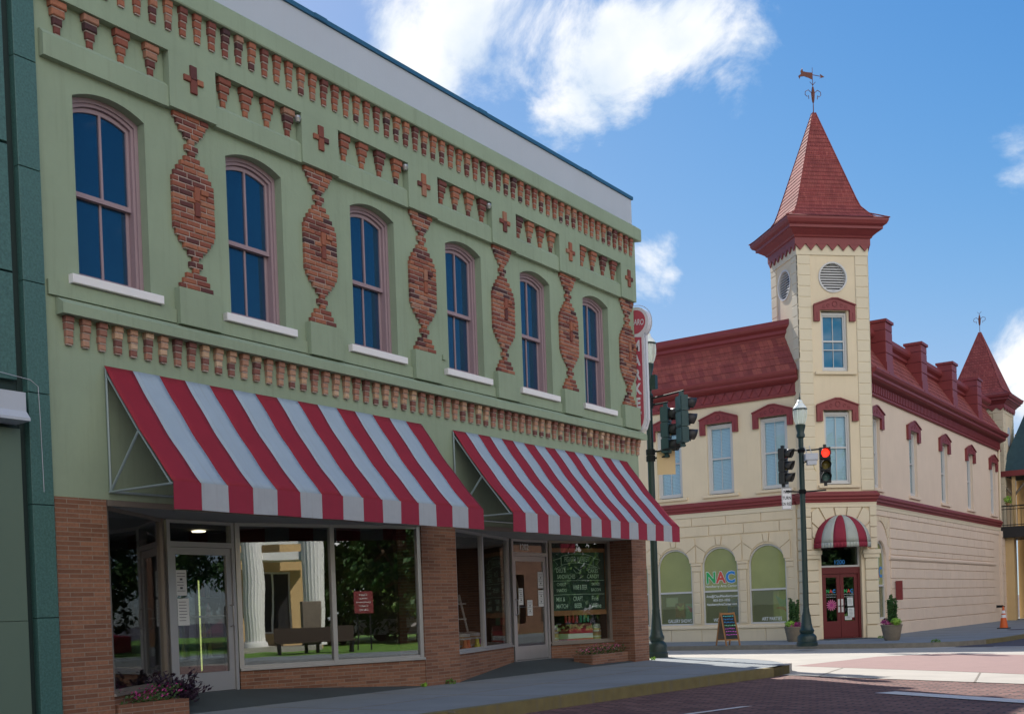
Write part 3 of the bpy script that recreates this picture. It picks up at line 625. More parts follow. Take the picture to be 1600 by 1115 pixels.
for k in range(34):
    a = rnd.uniform(0, 6.28); l_ = rnd.uniform(.25, .55); e = rnd.uniform(.35, 1.3); P = Vector((-.5, 9.62, .1)); Q = P+Vector((math.cos(a)*math.cos(e)*l_, math.sin(a)*math.cos(e)*l_, math.sin(e)*l_)); st.tube([P, Q], .006, 4)
    for q in range(26): f = rnd.uniform(.3, 1); p = P.lerp(Q, f); pts.append((p.x+rnd.gauss(0, .022), p.y+rnd.gauss(0, .022), p.z+rnd.gauss(0, .022)))
st.build('stem', 'leaf_purple', t); leafy(pts, 'leaf_purple', 'foliage', t, .035, 8)
for nm, lab, c, n_, r_ in (('weed_clump', 'weeds growing at the foot of the middle brick pier', (.06, 14.55, .02), 60, .09), ('weed_clump', 'weeds at the foot of the narrow pier by the pole', (.08, 21.5, .02), 30, .06), ('weed_clump', 'small weeds where the knee wall meets the middle pier', (.05, 13.9, .02), 30, .05)):
    o = leafy(ball(c, r_, n_, n_, .7), 'leaf_lime' if n_ == 30 else 'leaf_mid', nm, None, .03); tag(o, lab, 'weed')

# ------------------------------------------------------------------ teal granite building on the left
tb = thing('teal_building', 'teal granite clad building with white ledge at the left edge', 'building', (0, 4, 0))
w_ = MB(G).box(-8, 7.26, -9, -.06, -.1, 9.8).box(7.26, 7.33, -9, -.05, -.1, 9.8)
w_.build('wall', 'teal_joint', tb)
z = -.1; pn = MB(G)
for z1 in (1.23, 2.46, 3.67, 4.87, 6.10, 7.28, 8.5, 9.8):
    pn.bbox(7.33, 7.592, -.05, .045, z+.004, z1-.004, .004); z = z1
pn.box(7.33, 7.592, -9, -.051, -.1, 9.8)
pn.build('granite_strip', 'teal_granite', tb)
pn = MB(G)
for z0, z1 in ((4.94, 6.3), (6.32, 8.0), (8.02, 9.8), (3.78, 4.93)):
    for u in (-1.8, .46, 2.72, 4.98): pn.bbox(u+.006, u+2.25, -.058, .01, z0+.005, z1-.005, .004)
pn.build('granite_panel', 'teal_granite', tb)
pn = MB(G)
for u in (-1.8, .46, 2.72, 4.98): pn.bbox(u+.01, u+2.25, -.058, .03, 0, 1.2, .004); pn.bbox(u+.01, u+2.25, -.058, .03, 1.204, 3.26, .004)
pn.build('painted_panel', 'olive_panel', tb)
MB(G).mould([(.0, 3.66), (.14, 3.63), (.20, 3.62), (.20, 3.42), (.27, 3.34), (.27, 3.31), (0, 3.30)], -2, 7.2).build('ledge', 'white_stucco', tb)
MB(G).tube([(7.0, .03, 3.84), (7.36, .05, 3.80), (7.45, .05, 3.74), (7.46, .05, 3.4), (7.47, .05, 2.6)], .004, 5).build('cable', 'camera_grey', tb)

# ------------------------------------------------------------------ cream corner building with tower
cb = thing('corner_building', 'cream painted corner building with red mansard roof and pointed corner tower over the street corner', 'building', (-1, 37, -.15))
TF = Fr((-.99, 36.96, 0), (S2, S2, 0), (S2, -S2, 0))           # tower front
TH = 1.03
TL = Fr(TF(-1.25, -TH, 0), (S2, -S2, 0), (-S2, -S2, 0))      # u towards the front corner
TR = Fr(TF(1.25, -TH, 0), (-S2, S2, 0), (S2, S2, 0))
YL, XR = 36.5, -.5
LF = Fr((0, YL, 0), (1, 0, 0), (0, -1, 0)); RF = Fr((XR, 0, 0), (0, 1, 0), (1, 0, 0))
ZB = -.28
def sash(fr, uc, z0, z1, w, vin, bl=True, glassm='blind_glass', parent=None, muntin=True, seed=0):
    a, b_ = uc-w/2, uc+w/2; zm = (z0+z1)/2+.03
    f = MB(fr).prism([[(a-.10, z0-.07), (b_+.10, z0-.07), (b_+.10, z1+.09), (a-.10, z1+.09)], [(a-.0, z0), (b_+.0, z0), (b_, z1), (a, z1)]], vin-.02, vin+.035)
    f.prism([[(a-.001, z0-.001), (b_+.001, z0-.001), (b_+.001, z1+.001), (a-.001, z1+.001)], [(a+.045, z0+.05), (b_-.045, z0+.05), (b_-.045, zm-.025), (a+.045, zm-.025)], [(a+.045, zm+.025), (b_-.045, zm+.025), (b_-.045, z1-.045), (a+.045, z1-.045)]], vin-.05, vin+.005)
    if muntin: f.box(uc-.009, uc+.009, vin-.035, vin-.012, z0+.05, zm-.026).box(uc-.009, uc+.009, vin-.035, vin-.012, zm+.026, z1-.046)
    o = f.build('window', 'white_vinyl', parent)
    MB(fr).box(a+.03, b_-.03, vin-.042, vin-.038, z0+.03, z1-.03).build('pane', glassm, o)
    if bl:
        s_ = MB(fr); n = int((z1-z0)/.05)
        for i in range(n):
            z = z0+.04+i*(z1-z0-.08)/n; s_.add([(a+.02, vin-.06, z), (b_-.02, vin-.06, z), (b_-.02, vin-.075, z+.046), (a+.02, vin-.075, z+.046)], [(0, 1, 2, 3)])
        s_.build('blind', 'blind', o)
    return o
def hood(fr, uc, hw, parent, z=6.92, ow=.20, v=.0, zoff=0):
    iw = hw-ow
    lp = [(uc-hw, z), (uc-iw, z), (uc-iw, z+.36), (uc+iw, z+.36), (uc+iw, z), (uc+hw, z), (uc+hw, z+.52), (uc+.10, z+.73), (uc-.10, z+.73), (uc-hw, z+.52)]
    h = MB(fr).prism([lp], v+.0, v+.085)
    lp2 = [(uc-hw-.02, z+.505), (uc+hw+.02, z+.505), (uc+hw+.02, z+.535), (uc+.10, z+.75), (uc-.10, z+.75), (uc-hw-.02, z+.535)]
    e = .035; band = [(uc-hw-.02, z+.50), (uc-.1, z+.715), (uc+.1, z+.715), (uc+hw+.02, z+.50), (uc+hw+.02, z+.54), (uc+.10, z+.755), (uc-.10, z+.755), (uc-hw-.02, z+.54)]
    h.prism([band], v+.086, v+.12)
    h.mi = 1
    def ring(cu, cz, r, n=20, w=.012, a0=0, a1=2*math.pi):
        h.tube([(cu+r*math.cos(a0+(a1-a0)*i/n), v+.085, cz+r*math.sin(a0+(a1-a0)*i/n)) for i in range(n+1)], w, 5)
    ring(uc, z+.545, .085); sc = (hw)/.68
    for s_ in (-1, 1):
        ring(uc+s_*.22*sc, z+.50, .045, 12, .009, 0, 5.2); ring(uc+s_*.36*sc, z+.455, .04, 12, .009, 1, 6.2); h.tube([(uc+s_*(hw-ow/2), v+.085, z+.08), (uc+s_*(hw-ow/2), v+.085, z+.28)], .008, 4)
        h.add([(uc+s_*(hw-ow/2)+.02*math.cos(t), v+.088, z+.055+.02*math.sin(t)) for t in [i*.785 for i in range(8)]], [tuple(range(8))])
    return h.build('window_hood', ['maroon', 'maroon_dark'], parent)
def rect(a, b_, z0, z1): return [(a, z0), (b_, z0), (b_, z1), (a, z1)]
def arch(uc, hw, z0, zs, n=20): return [(uc-hw, z0), (uc+hw, z0)]+[(uc+hw*math.cos(math.pi*i/n), zs+hw*math.sin(math.pi*i/n)) for i in range(n+1)]
# --- street wall on the cross street
LW = [-3.0, -4.93, -6.85, -8.77, -10.7, -12.6]; LA = [-3.37, -5.08, -6.79, -8.5, -10.21, -11.92]; AH = .665
wl = MB(LF).prism([rect(-14, -2.2, ZB, 8.3)]+[rect(c-.48, c+.48, 4.87, 7.29) for c in LW]+[arch(c, AH, .42, 2.42) for c in LA], -.3, 0)
wl.build('wall', 'cream_paint', cb)
for k, c in enumerate(LW):
    sash(LF, c, 4.97, 7.15, .78, -.12, True, 'blind_glass', cb, seed=k); MB(LF).bbox(c-.66, c+.66, -.1, .07, 4.77, 4.865, .006).build('window_sill', 'cream_paint', cb)
    hood(LF, c, .70, cb)
def ashlar(fr, u0, u1, rows, L_, p, name, mat, parent, offs=(0, .5), g_=.022, skip=()):
    mb = MB(fr)
    for i, (z0, z1) in enumerate(rows):
        u = u0-L_*offs[i % len(offs)]
        while u < u1-.05:
            a, b_ = max(u, u0), min(u+L_, u1); u += L_
            if b_-a < .08: continue
            mb.bbox(a+g_/2 if a > u0 else a, b_-g_/2 if b_ < u1 else b_, .001, p, z0+g_, z1, .012)
    return mb.build(name, mat, parent)
top_rows = [(3.14, 3.46), (3.46, 3.82), (3.82, 4.13)]
ashlar(LF, -14, -2.42, [(3.46, 3.82), (3.82, 4.13)], 1.27, .035, 'ashlar', 'cream_paint', cb, (.25, .75))
edges = [(-2.42-.0, None)]
pl_ = [(c+AH+.06, d-AH-.06) for c, d in zip(LA[1:], LA[:-1])]+[(LA[0]+AH+.06, -2.42)]
for a, b_ in pl_:                                       # blocks on the piers between the arches
    ps = MB(LF); z = .44
    for i in range(5): ps.bbox(a, b_, .001, .035, z+.02, z+.363, .012); z += .363
    ps.bbox(a-.05, b_+(.05 if b_ < -2.5 else 0), .001, .055, 2.275, 2.45, .012); ps.bbox(a-.07, b_+(.07 if b_ < -2.5 else 0), .001, .075, 2.46, 2.54, .012); ps.box(a, b_, .0005, .02, .44, 2.46); ps.build('pier_blocks', 'cream_paint', cb)
def voussoirs(fr, uc, zs, r, hwid, ztop, n, parent, p=.035, key=True):
    mb = MB(fr)
    def P(t, k):
        c_, s_ = math.cos(t), math.sin(t); ro = 10
        if abs(c_) > .01: ro = min(ro, hwid/abs(c_))
        if s_ > .01: ro = min(ro, (ztop-zs)/s_)
        q = r+.055 if k == 0 else ro-.012
        return (uc+c_*q, zs+s_*q)
    kw = .10
    a = [math.pi*i/n for i in range(n+1)]; mid = n/2
    for i in range(n):
        t0, t1 = a[i]+.018, a[i+1]-.018
        if key and i == n//2: t0, t1 = math.pi/2-.12, math.pi/2+.12
        elif key and i == n//2-1: t1 = math.pi/2-.16
        elif key and i == n//2+1: t0 = math.pi/2+.16
        ins = [P(t0+(t1-t0)*q/4, 0) for q in range(5)]
        ots = [P(t1+(t0-t1)*q/4, 1) for q in range(5)]
        mb.prism([ins+ots], .001, p+(.02 if key and i == n//2 else 0))
    return mb.build('voussoirs', 'cream_paint', parent)
for c in LA: voussoirs(LF, c, 2.56, AH-.12, .845, 3.445, 5, cb)
MB(LF).mould([(0, .28), (.075, .28), (.075, .33), (.05, .375), (0, .38)], -14, -2.3).build('sill_course', 'cream_paint', cb)
pb = MB(LF)
for i in range(10): pb.bbox(-14+1.17*i+.012, -14+1.17*(i+1) if i < 9 else -2.3, .001, .04, ZB, .27, .012)
pb.build('plinth_course', 'cream_paint', cb)
MB(LF).box(-2.42, -2.3, .001, .06, ZB, 4.13).build('corner_strip', 'cream_paint', cb)
def arch_window(fr, uc, hw, z0, zs, zr_, parent, film_or_sky=True):
    lp = arch(uc, hw-.002, z0+.002, zs); li = [(uc+(u-uc)*(hw-.055)/hw, max(z0+.055, zs+(z-zs)*(hw-.055)/hw if z > zs else z)) for u, z in lp]
    low = rect(uc-hw+.055, uc+hw-.055, z0+.055, zr_-.03); up_ = [(uc-hw+.055, zr_+.03), (uc+hw-.055, zr_+.03)]+[p for p in li[2:]]
    o = MB(fr).prism([lp, low, up_], -.14, -.06).build('arched_window', 'white_vinyl', parent)
    MB(fr).box(uc-hw+.03, uc+hw-.03, -.105, -.102, z0+.03, zr_).build('pane', 'gallery_glass', o)
    MB(fr).prism([arch(uc, hw-.03, zr_+.002, zs)], -.105, -.102).build('pane', 'film_glass', o)
    return o
aw = [arch_window(LF, c, AH, .42, 2.42, 1.565, cb) for c in LA]
def nac(fr, uc, z, size, parent, v, small=True):
    text('N', fr, uc-size*.72, v, z, size, 'nac_green', parent, 'logo_letter', bold=.035, sx=.92)
    text('A', fr, uc-size*.02, v+.002, z, size, 'nac_red', parent, 'logo_letter', bold=.035, sx=.95)
    text('C', fr, uc+size*.66, v+.004, z, size, 'nac_blue', parent, 'logo_letter', bold=.035, sx=.95)
for ch, du, dv in (('N', -.72, -.002), ('A', -.02, 0.0), ('C', .66, .002)):
    text(ch, LF, LA[1]+.52*du, -.0965+dv/4, 1.86, .52, 'decal_white', aw[1], 'logo_outline', bold=.065, sx=.93)
nac(LF, LA[1], 1.86, .52, aw[1], -.095)
text('Newberry Arts Center', LF, LA[1], -.095, 1.70, .125, 'decal_white', aw[1], bold=.01)
text('Arts@CityofNewberry.com', LF, LA[1]+.02, -.095, 1.36, .112, 'decal_white', aw[1], bold=.02, sx=.92)
text('803-321-1022', LF, LA[1], -.095, 1.22, .112, 'decal_white', aw[1], bold=.02)
text('NewberryArtsCenter.com', LF, LA[1], -.095, 1.08, .112, 'decal_white', aw[1], bold=.02, sx=.92)
text('GALLERY SHOWS', LF, LA[2]+.1, -.095, .52, .17, 'decal_white', aw[2], bold=.01, sx=.68)
text('WORKSHOPS', LF, LA[1]+.05, -.095, .52, .17, 'decal_white', aw[1], bold=.01, sx=.72)
text('ART PARTIES', LF, LA[0]+.08, -.095, .52, .17, 'decal_white', aw[0], bold=.01, sx=.72)
# gallery room behind the arches
rm = MB(); rm.box(-14, -2.9, 39.4, 39.5, ZB, 4.2).box(-14, -2.25, 36.81, 39.4, ZB, 0).box(-14, -2.25, 36.81, 39.4, 3.5, 3.6).box(-2.3, -2.26, 36.81, 39.4, 0, 3.5).box(-14.0, -13.9, 36.81, 39.4, 0, 3.5)
rm.build('gallery_room', 'olive_interior', cb)
for x in (-3.2, -5.6): MB().box(x, x+.9, 37.6, 37.75, 3.44, 3.49).build('ceiling_tube', 'ceiling_lamp', cb)
# --- long wall on the main street
RW = [39.35, 43.97, 48.5, 52.9, 57.45]
wr = MB(RF).prism([rect(37.9, 59.2, ZB, 8.4)]+[rect(c-.52, c+.52, 4.87, 7.29) for c in RW]+[arch(39.45, .62, .42, 2.46)], -.35, 0)
wr.build('wall', 'cream_brick', cb)
for k, c in enumerate(RW):
    sash(RF, c, 4.97, 7.17, .84, -.14, True, 'blind_glass', cb, False, k); MB(RF).bbox(c-.72, c+.72, -.1, .07, 4.76, 4.865, .006).build('window_sill', 'cream_brick', cb)
    hood(RF, c, .84, cb, ow=.3)
awr = arch_window(RF, 39.45, .62, .42, 2.46, 1.565, cb); nac(RF, 39.45, 1.86, .5, awr, -.095)
rows = [(.70+.363*i, .70+.363*(i+1)) for i in range(4)]+[(2.152, 2.44)]
ashlar(RF, 40.62, 57.2, rows, 1.31, .035, 'ashlar', 'cream_brick', cb, (.2, .7))
ashlar(RF, 40.62, 57.2, [(2.62, 2.83), (2.83, 3.19), (3.19, 3.55), (3.55, 3.92)], 1.31, .035, 'ashlar', 'cream_brick', cb, (.4, .9))
ashlar(RF, 37.9, 58.4, [(3.92, 4.13)], 1.31, .035, 'ashlar', 'cream_brick', cb, (.1, .9))
ashlar(RF, 37.9, 57.2, [(ZB, .27)], 1.31, .06, 'plinth_course', 'cream_brick', cb, (.3, .7)); ashlar(RF, 40.3, 57.2, [(.27, .70)], 1.31, .045, 'plinth_course', 'cream_brick', cb, (.6, .7))
MB(RF).mould([(0, 2.45), (.05, 2.45), (.09, 2.50), (.09, 2.56), (.06, 2.61), (0, 2.61)], 40.45, 57.3).build('impost_course', 'cream_brick', cb)
voussoirs(RF, 39.45, 2.9, .82, 1.1, 3.91, 9, cb, .035, False)
MB(RF).prism([[(38.3, .0), (38.3, 2.6)]+[(39.45-1.0*math.cos(math.pi*i/14), 2.62+1.0*math.sin(math.pi*i/14)) for i in range(15)]+[(40.45, .0), (40.10, .0)]+[(39.45+.65*math.cos(math.pi*i/14), 2.46+.65*math.sin(math.pi*i/14)) for i in range(15)]+[(38.8, 0)]], .001, .02).build('arch_reveal', 'cream_brick', cb)
# --- belt course all round
BP = [(0, 4.29), (.05, 4.29), (.07, 4.36), (.12, 4.40), (.12, 4.45), (.17, 4.50), (.17, 4.56), (.10, 4.60), (.08, 4.64), (0, 4.64)]
UP = [(0, 4.135), (.05, 4.135), (.05, 4.22), (.07, 4.285), (0, 4.285)]
bc = MB(LF).mould(BP, -14, -2.32).build('belt_course', 'maroon', cb)
MB(RF).mould(BP, 38.3, 58.6).build('belt_course', 'maroon', cb)
MB(LF).mould(UP, -14, -2.3).build('belt_underband', 'cream_trim', cb); MB(RF).mould(UP, 38.25, 58.6).build('belt_underband', 'cream_trim', cb)
# --- mansard, cross street side
cw = MB(LF).mould([(-.2, 7.86), (.06, 7.86), (.09, 7.90), (.09, 7.95), (.06, 7.97), (.06, 8.26), (.14, 8.30), (.28, 8.34), (.33, 8.40), (.33, 8.46), (.42, 8.52), (.47, 8.60), (.47, 8.64), (-.2, 8.66)], -14, -2.02)
x = -13.8; i = 0
while x < -2.3:
    cw.prism([[(x, 8.25), (x+.30, 8.25), (x+.15, 7.98)]], .061, .085); cw.tube([(x+.30, .085, 8.24), (x+.165, .085, 7.99)], .012, 4); cw.tube([(x+.01, .085, 8.24), (x+.15, .085, 7.99)], .007, 4); x += .34
cw.build('eave_cornice', 'maroon', cb)
def mansard(fr, u0, u1, cut, p0, p1, n, name, mat, parent):
    mb = MB(fr)
    for i in range(n):
        t0, t1 = i/n, (i+1)/n; v0, z0 = p0[0]+(p1[0]-p0[0])*t0, p0[1]+(p1[1]-p0[1])*t0; v1, z1 = p0[0]+(p1[0]-p0[0])*t1, p0[1]+(p1[1]-p0[1])*t1
        mb.add([(u0, v0+.022, z0), (u1+cut*t0, v0+.022, z0), (u1+cut*t1, v1+.006, z1), (u0, v1+.006, z1), (u0, v0-.05, z0), (u1+cut*t0, v0-.05, z0), (u1+cut*t1, v1-.05, z1), (u0, v1-.05, z1)],
               [(0, 1, 2, 3), (4, 5, 6, 7), (0, 1, 5, 4), (1, 2, 6, 5), (2, 3, 7, 6), (3, 0, 4, 7)])
    return mb.build(name, mat, parent)
mansard(LF, -14, -2.05, -.28, (.22, 8.66), (-.42, 9.93), 5, 'mansard_roof', 'shingle_red', cb)
CR = [(-.8, 9.90), (-.40, 9.90), (-.36, 9.98), (-.30, 10.02), (-.30, 10.12), (-.18, 10.20), (-.14, 10.27), (-.14, 10.42), (-.8, 10.44)]
MB(LF).mould(CR, -14, -2.35).build('roof_crown', 'maroon', cb)
# --- mansard, main street side
cw = MB(RF).mould([(-.2, 7.94), (.06, 7.94), (.09, 7.98), (.09, 8.03), (.05, 8.05), (.05, 8.34), (.14, 8.38), (.26, 8.42), (.32, 8.48), (.32, 8.56), (.42, 8.62), (.46, 8.70), (.46, 8.74), (-.2, 8.76)], 38.2, 59.0)
u = 38.4
while u < 58.8: cw.box(u, u+.09, .051, .11, 8.06, 8.335); u += .2
cw.build('eave_cornice', 'maroon', cb)
mansard(RF, 38.6, 59.2, 0, (.2, 8.76), (-.66, 10.12), 6, 'mansard_roof', 'shingle_red', cb)
MB(RF).mould([(v-.24, z+.13) for v, z in CR], 38.9, 59.4).build('roof_crown', 'maroon', cb)
MB().box(-14, XR-.7, YL+.7, 61, 10.2, 10.3).box(-14.0, -13.7, YL+.3, 61, ZB, 10.2).box(-13.7, XR-.4, 60.7, 61, ZB, 10.2).build('roof', 'asphalt', cb)
for c in (41.3, 45.9, 50.65, 55.2):
    p = MB(RF).box(c-.44, c+.44, -.5, .12, 8.70, 9.0).box(c-.40, c+.40, -.6, .02, 8.99, 9.4)
    for z0, z1 in ((9.4, 9.72), (9.735, 10.12), (10.135, 10.52), (10.535, 10.80)): p.bbox(c-.40, c+.40, -.6, .0, z0, z1, .012)
    p.box(c-.45, c+.45, -.66, .05, 10.802, 10.90); p.build('roof_pier', 'maroon', cb)
# --- towers
def tower(frs, zt, zlo, parent, c_u=0, full=True):
    F_, Lf_, Rt_ = frs
    body = MB(F_).box(-1.21, 1.21, -2.46, -.04, ZB, zt)
    return body
tw = MB(TF)
ops = [rect(-.45, .45, 4.87, 7.29), rect(-.45, .45, 8.55, 10.5), [(0+.5*math.cos(t), 11.58+.5*math.sin(t)) for t in [2*math.pi*i/28 for i in range(28)]], rect(-.70, .70, ZB+.02, 2.95)]
tw.prism([rect(-1.21, 1.21, ZB, 12.62)]+ops, -.35, -.03)
tw.box(-1.21, -1.20, -2.0, -.35, ZB, 9.0); tw.box(1.19, 1.21, -2.0, -.35, ZB, 12.6); tw.box(-1.2, 1.19, -2.02, -2.00, ZB, 12.6); tw.box(-1.2, 1.19, -2.0, -.9, 8.0, 8.1)
twr = tw.build('tower', 'cream_paint', cb)
MB(TL).prism([rect(-.99, .99, 8.9, 12.62), [(.5*math.cos(t), 11.58+.5*math.sin(t)) for t in [2*math.pi*i/28 for i in range(28)]]], -.33, -.03).build('tower_side', 'cream_paint', twr)
def quoins(fr, parent, z0, z1, sides=((-1.25, -.78), (.78, 1.25)), h=.348, v0=-.032, v1=.0):
    for a, b_ in sides:
        mb = MB(fr); z = z0; mb.box(a+.004, b_-.004, v0-.02, v1-.016, z0, z1)
        while z < z1-.1: mb.bbox(a, b_, v0, v1, z+.010, min(z+h, z1)-.010, .014); z += h
        mb.build('quoin_column', 'cream_trim', parent)
quoins(TF, twr, 4.66, 12.28); quoins(TL, twr, 8.95, 12.28, ((-1.03, -.60), (.60, 1.03))); quoins(TR, twr, 4.66, 12.28, ((-1.03, -.60), (.60, 1.03)))
for fr, hw in ((TF, 1.252), (TL, 1.032)): MB(fr).box(-hw, hw, -.03, .003, 12.285, 12.62).build('tower_band', 'cream_trim', twr)
rows2 = [(.27+.363*i, .27+.363*(i+1)) for i in range(6)]
q2 = MB(TF)
for z0, z1 in rows2: q2.bbox(-1.27, -.82, -.03, .03, z0+.02, z1, .014); q2.bbox(.82, 1.27, -.03, .03, z0+.02, z1, .014)
for s_ in (-1, 1):
    a, b_ = sorted((s_*.76, s_*1.31)); q2.box(a, b_, -.03, .06, 2.47, 2.60); a, b_ = sorted((s_*.72, s_*1.35)); q2.box(a, b_, -.03, .09, 2.601, 2.74)
    a, b_ = sorted((s_*.80, s_*1.30)); q2.box(a, b_, -.03, .055, ZB, .26)
    for z0, z1 in ((2.75, 3.1), (3.1, 3.46), (3.46, 3.82), (3.82, 4.13)):
        a, b_ = sorted((s_*1.02, s_*1.27)); q2.bbox(a, b_, -.03, .03, z0+.02, z1, .014)
for i in range(7):
    t0 = math.pi*(.12+.76*i/7)+.02; t1 = math.pi*(.12+.76*(i+1)/7)-.02
    def P(t, r): 
        c_, s_ = math.cos(t), math.sin(t); ro = r
        if r > 1.1: ro = min(1.0/abs(c_) if abs(c_) > .01 else 9, 1.36/s_ if s_ > .01 else 9)
        return (ro*c_, 2.76+ro*s_)
    q2.prism([[P(t0, 1.0), P((t0+t1)/2, 1.0), P(t1, 1.0), P(t1, 2), P((t0+t1)/2, 2), P(t0, 2)]], -.03, .03)
q2.build('tower_ashlar', 'cream_trim', twr)
MB(TF).mould([(v-.03, z) for v, z in BP], -1.25, 1.25, .45, .45).build('belt_course', 'maroon', twr); MB(TF).mould([(v-.03, z) for v, z in UP], -1.25, 1.25, .4, .4).build('belt_underband', 'cream_trim', twr)
for fr, a, b_ in ((TL, .13, TH), (TR, -TH, -.4)):
    MB(fr).mould([(v-.03, z) for v, z in BP], a, b_, 0 if a > 0 else .3, .3 if a > 0 else 0).build('belt_course', 'maroon', twr)
    q = MB(fr)
    for z0, z1 in rows2+[(2.75, 3.1), (3.1, 3.46), (3.46, 3.82), (3.82, 4.13), (ZB, .26), (2.46, 2.74)]: q.bbox(a, b_, -.04, .0, z0+.02, z1, .014)
    q.build('tower_ashlar', 'cream_trim', twr)
sash(TF, -.0, 4.97, 7.14, .78, -.14, True, 'blind_glass', twr); sash(TF, -.0, 8.64, 10.36, .78, -.14, False, 'tower_sky_glass', twr)
MB(TF).box(-.42, .42, -.13, -.118, 9.23, 9.26).build('window_bar', 'white_vinyl', twr)
hood(TF, 0, .72, twr, v=-.03); hood(TF, 0, .72, twr, z=10.15, v=-.03)
for z in (4.85, 8.52): MB(TF).bbox(-.72, .72, -.1, .05, z-.09, z, .006).build('window_sill', 'cream_paint', twr)
for fr in (TF, TL):
    lv = MB(fr); n = 28; o_ = [(.5*math.cos(t), 11.58+.5*math.sin(t)) for t in [2*math.pi*i/n for i in range(n)]]; i_ = [(.45*math.cos(t), 11.58+.45*math.sin(t)) for t in [2*math.pi*i/n for i in range(n)]]
    lv.prism([o_, i_], -.2, -.0)
    for k in range(11):
        z = 11.58-.42+k*.084; hw = math.sqrt(max(.001, .455**2-(z-11.58+.03)**2))
        lv.add([(-hw, -.06, z), (hw, -.06, z), (hw, -.10, z+.055), (-hw, -.10, z+.055), (-hw, -.07, z-.005), (hw, -.07, z-.005), (hw, -.11, z+.05), (-hw, -.11, z+.05)], [(0, 1, 2, 3), (4, 5, 6, 7), (0, 1, 5, 4), (2, 3, 7, 6)])
    lo = lv.build('louvre', 'white_vinyl', twr); MB(fr).box(-.5, .5, -.33, -.3, 11.08, 12.08).build('louvre_backing', 'dark_interior', lo)
def spire(fr, parent, zt, k=1., ztop=17.3, rot=0, half=1.25, vane=True, hv=None):
    hv = hv or half; dv = half-hv; cx, cv = 0, -hv; name = 'spire'; sh = lambda h: max(.04, h-dv*min(1, h/1.1))
    def ring(mb, h0, z0, h1, z1):
        c = [(-1, 1), (1, 1), (1, -1), (-1, -1)]
        mb.add([(cx+a*h0, cv+b_*sh(h0), z0) for a, b_ in c]+[(cx+a*h1, cv+b_*sh(h1), z1) for a, b_ in c], [(i, (i+1) % 4, 4+(i+1) % 4, 4+i) for i in range(4)])
    ea = MB(fr)
    prof = [(half-.02, zt), (half+.06, zt), (half+.06, zt+.20*k), (half+.10, zt+.22*k), (half+.12, zt+.27*k), (half+.30*k, zt+.42*k), (half+.36*k, zt+.44*k), (half+.36*k, zt+.52*k), (half+.45*k, zt+.58*k), (half+.50*k, zt+.68*k), (half+.50*k, zt+.75*k), (.3, zt+.80*k)]
    for (h0, z0), (h1, z1) in zip(prof[:-1], prof[1:]): ring(ea, h0, z0, h1, z1)
    # zigzag valance under the eave
    for si in range(4):
        sgn = [(1, 0), (0, 1), (-1, 0), (0, -1)][si]; hs = half if si % 2 == 0 else hv; ho = hv if si % 2 == 0 else half; n = 7; w = 2*(hs+.06)/n
        for i in range(n):
            a = -(hs+.06)+i*w
            def Q(s_, z, d): 
                x_, y_ = s_, (ho+d)
                for _ in range(si): x_, y_ = y_, -x_
                return (cx+x_, cv+y_, z)
            pts = [Q(a, zt+.01, .055), Q(a+w, zt+.01, .055), Q(a+w/2 if 0 else a+w*.5, zt-.20*k, .055), Q(a, zt+.01, .02), Q(a+w, zt+.01, .02), Q(a+w*.5, zt-.20*k, .02)]
            ea.add(pts, [(0, 1, 2), (3, 4, 5), (0, 1, 4, 3), (1, 2, 5, 4), (2, 0, 3, 5)])
    e_ = ea.build('spire_eave', 'maroon', parent)
    z0 = zt+.76*k; fl = [(half+.51*k, z0), (half+.22*k, z0+.12*k), (half+.03*k, z0+.29*k), (half-.14*k, z0+.53*k), (half-.24*k, z0+.80*k), (.045, ztop)]
    def hz(z):
        for (a, za), (b_, zb) in zip(fl[:-1], fl[1:]):
            if z <= zb: return a+(b_-a)*(z-za)/(zb-za)
        return fl[-1][0]
    n = int((ztop-z0)/.135); rf = MB(fr)
    for i in range(n):
        a, b_ = z0+(ztop-z0)*i/n, z0+(ztop-z0)*(i+1)/n; ring(rf, hz(a)+.016, a, hz(b_)+.002, b_)
        ring(rf, hz(a)-.03, a+.001, hz(a)+.016, a)
    for sx_, sv_ in ((-1, 1), (1, 1), (-1, -1), (1, -1)): rf.tube([(cx+sx_*hz(z)*1.01, cv+sv_*sh(hz(z))*1.01, z) for z in [z0+(ztop-z0)*i/14 for i in range(15)]], .022, 5)
    sp = rf.build(name, 'scale_red', parent)
    fi = MB(fr); h = ztop
    fi.tube([(cx, cv, h-.05), (cx, cv, h+1.5 if vane else h+.95)], [.018, .008], 6); fi.lathe([(.03, 0), (.05, .1), (.065, .3), (.03, .5), (.02, .52)], cx, cv, 8, h+.35)
    for s_ in (-1, 1):
        fi.tube([(cx, cv, h+.62), (cx+s_*.16, cv, h+.76), (cx+s_*.27, cv, h+.70), (cx+s_*.28, cv, h+.60), (cx+s_*.21, cv, h+.54), (cx+s_*.16, cv, h+.58), (cx+s_*.15, cv, h+.46)], .012, 5)
        fi.tube([(cx, cv, h+.92), (cx+s_*.10, cv, h+1.03)], .01, 4)
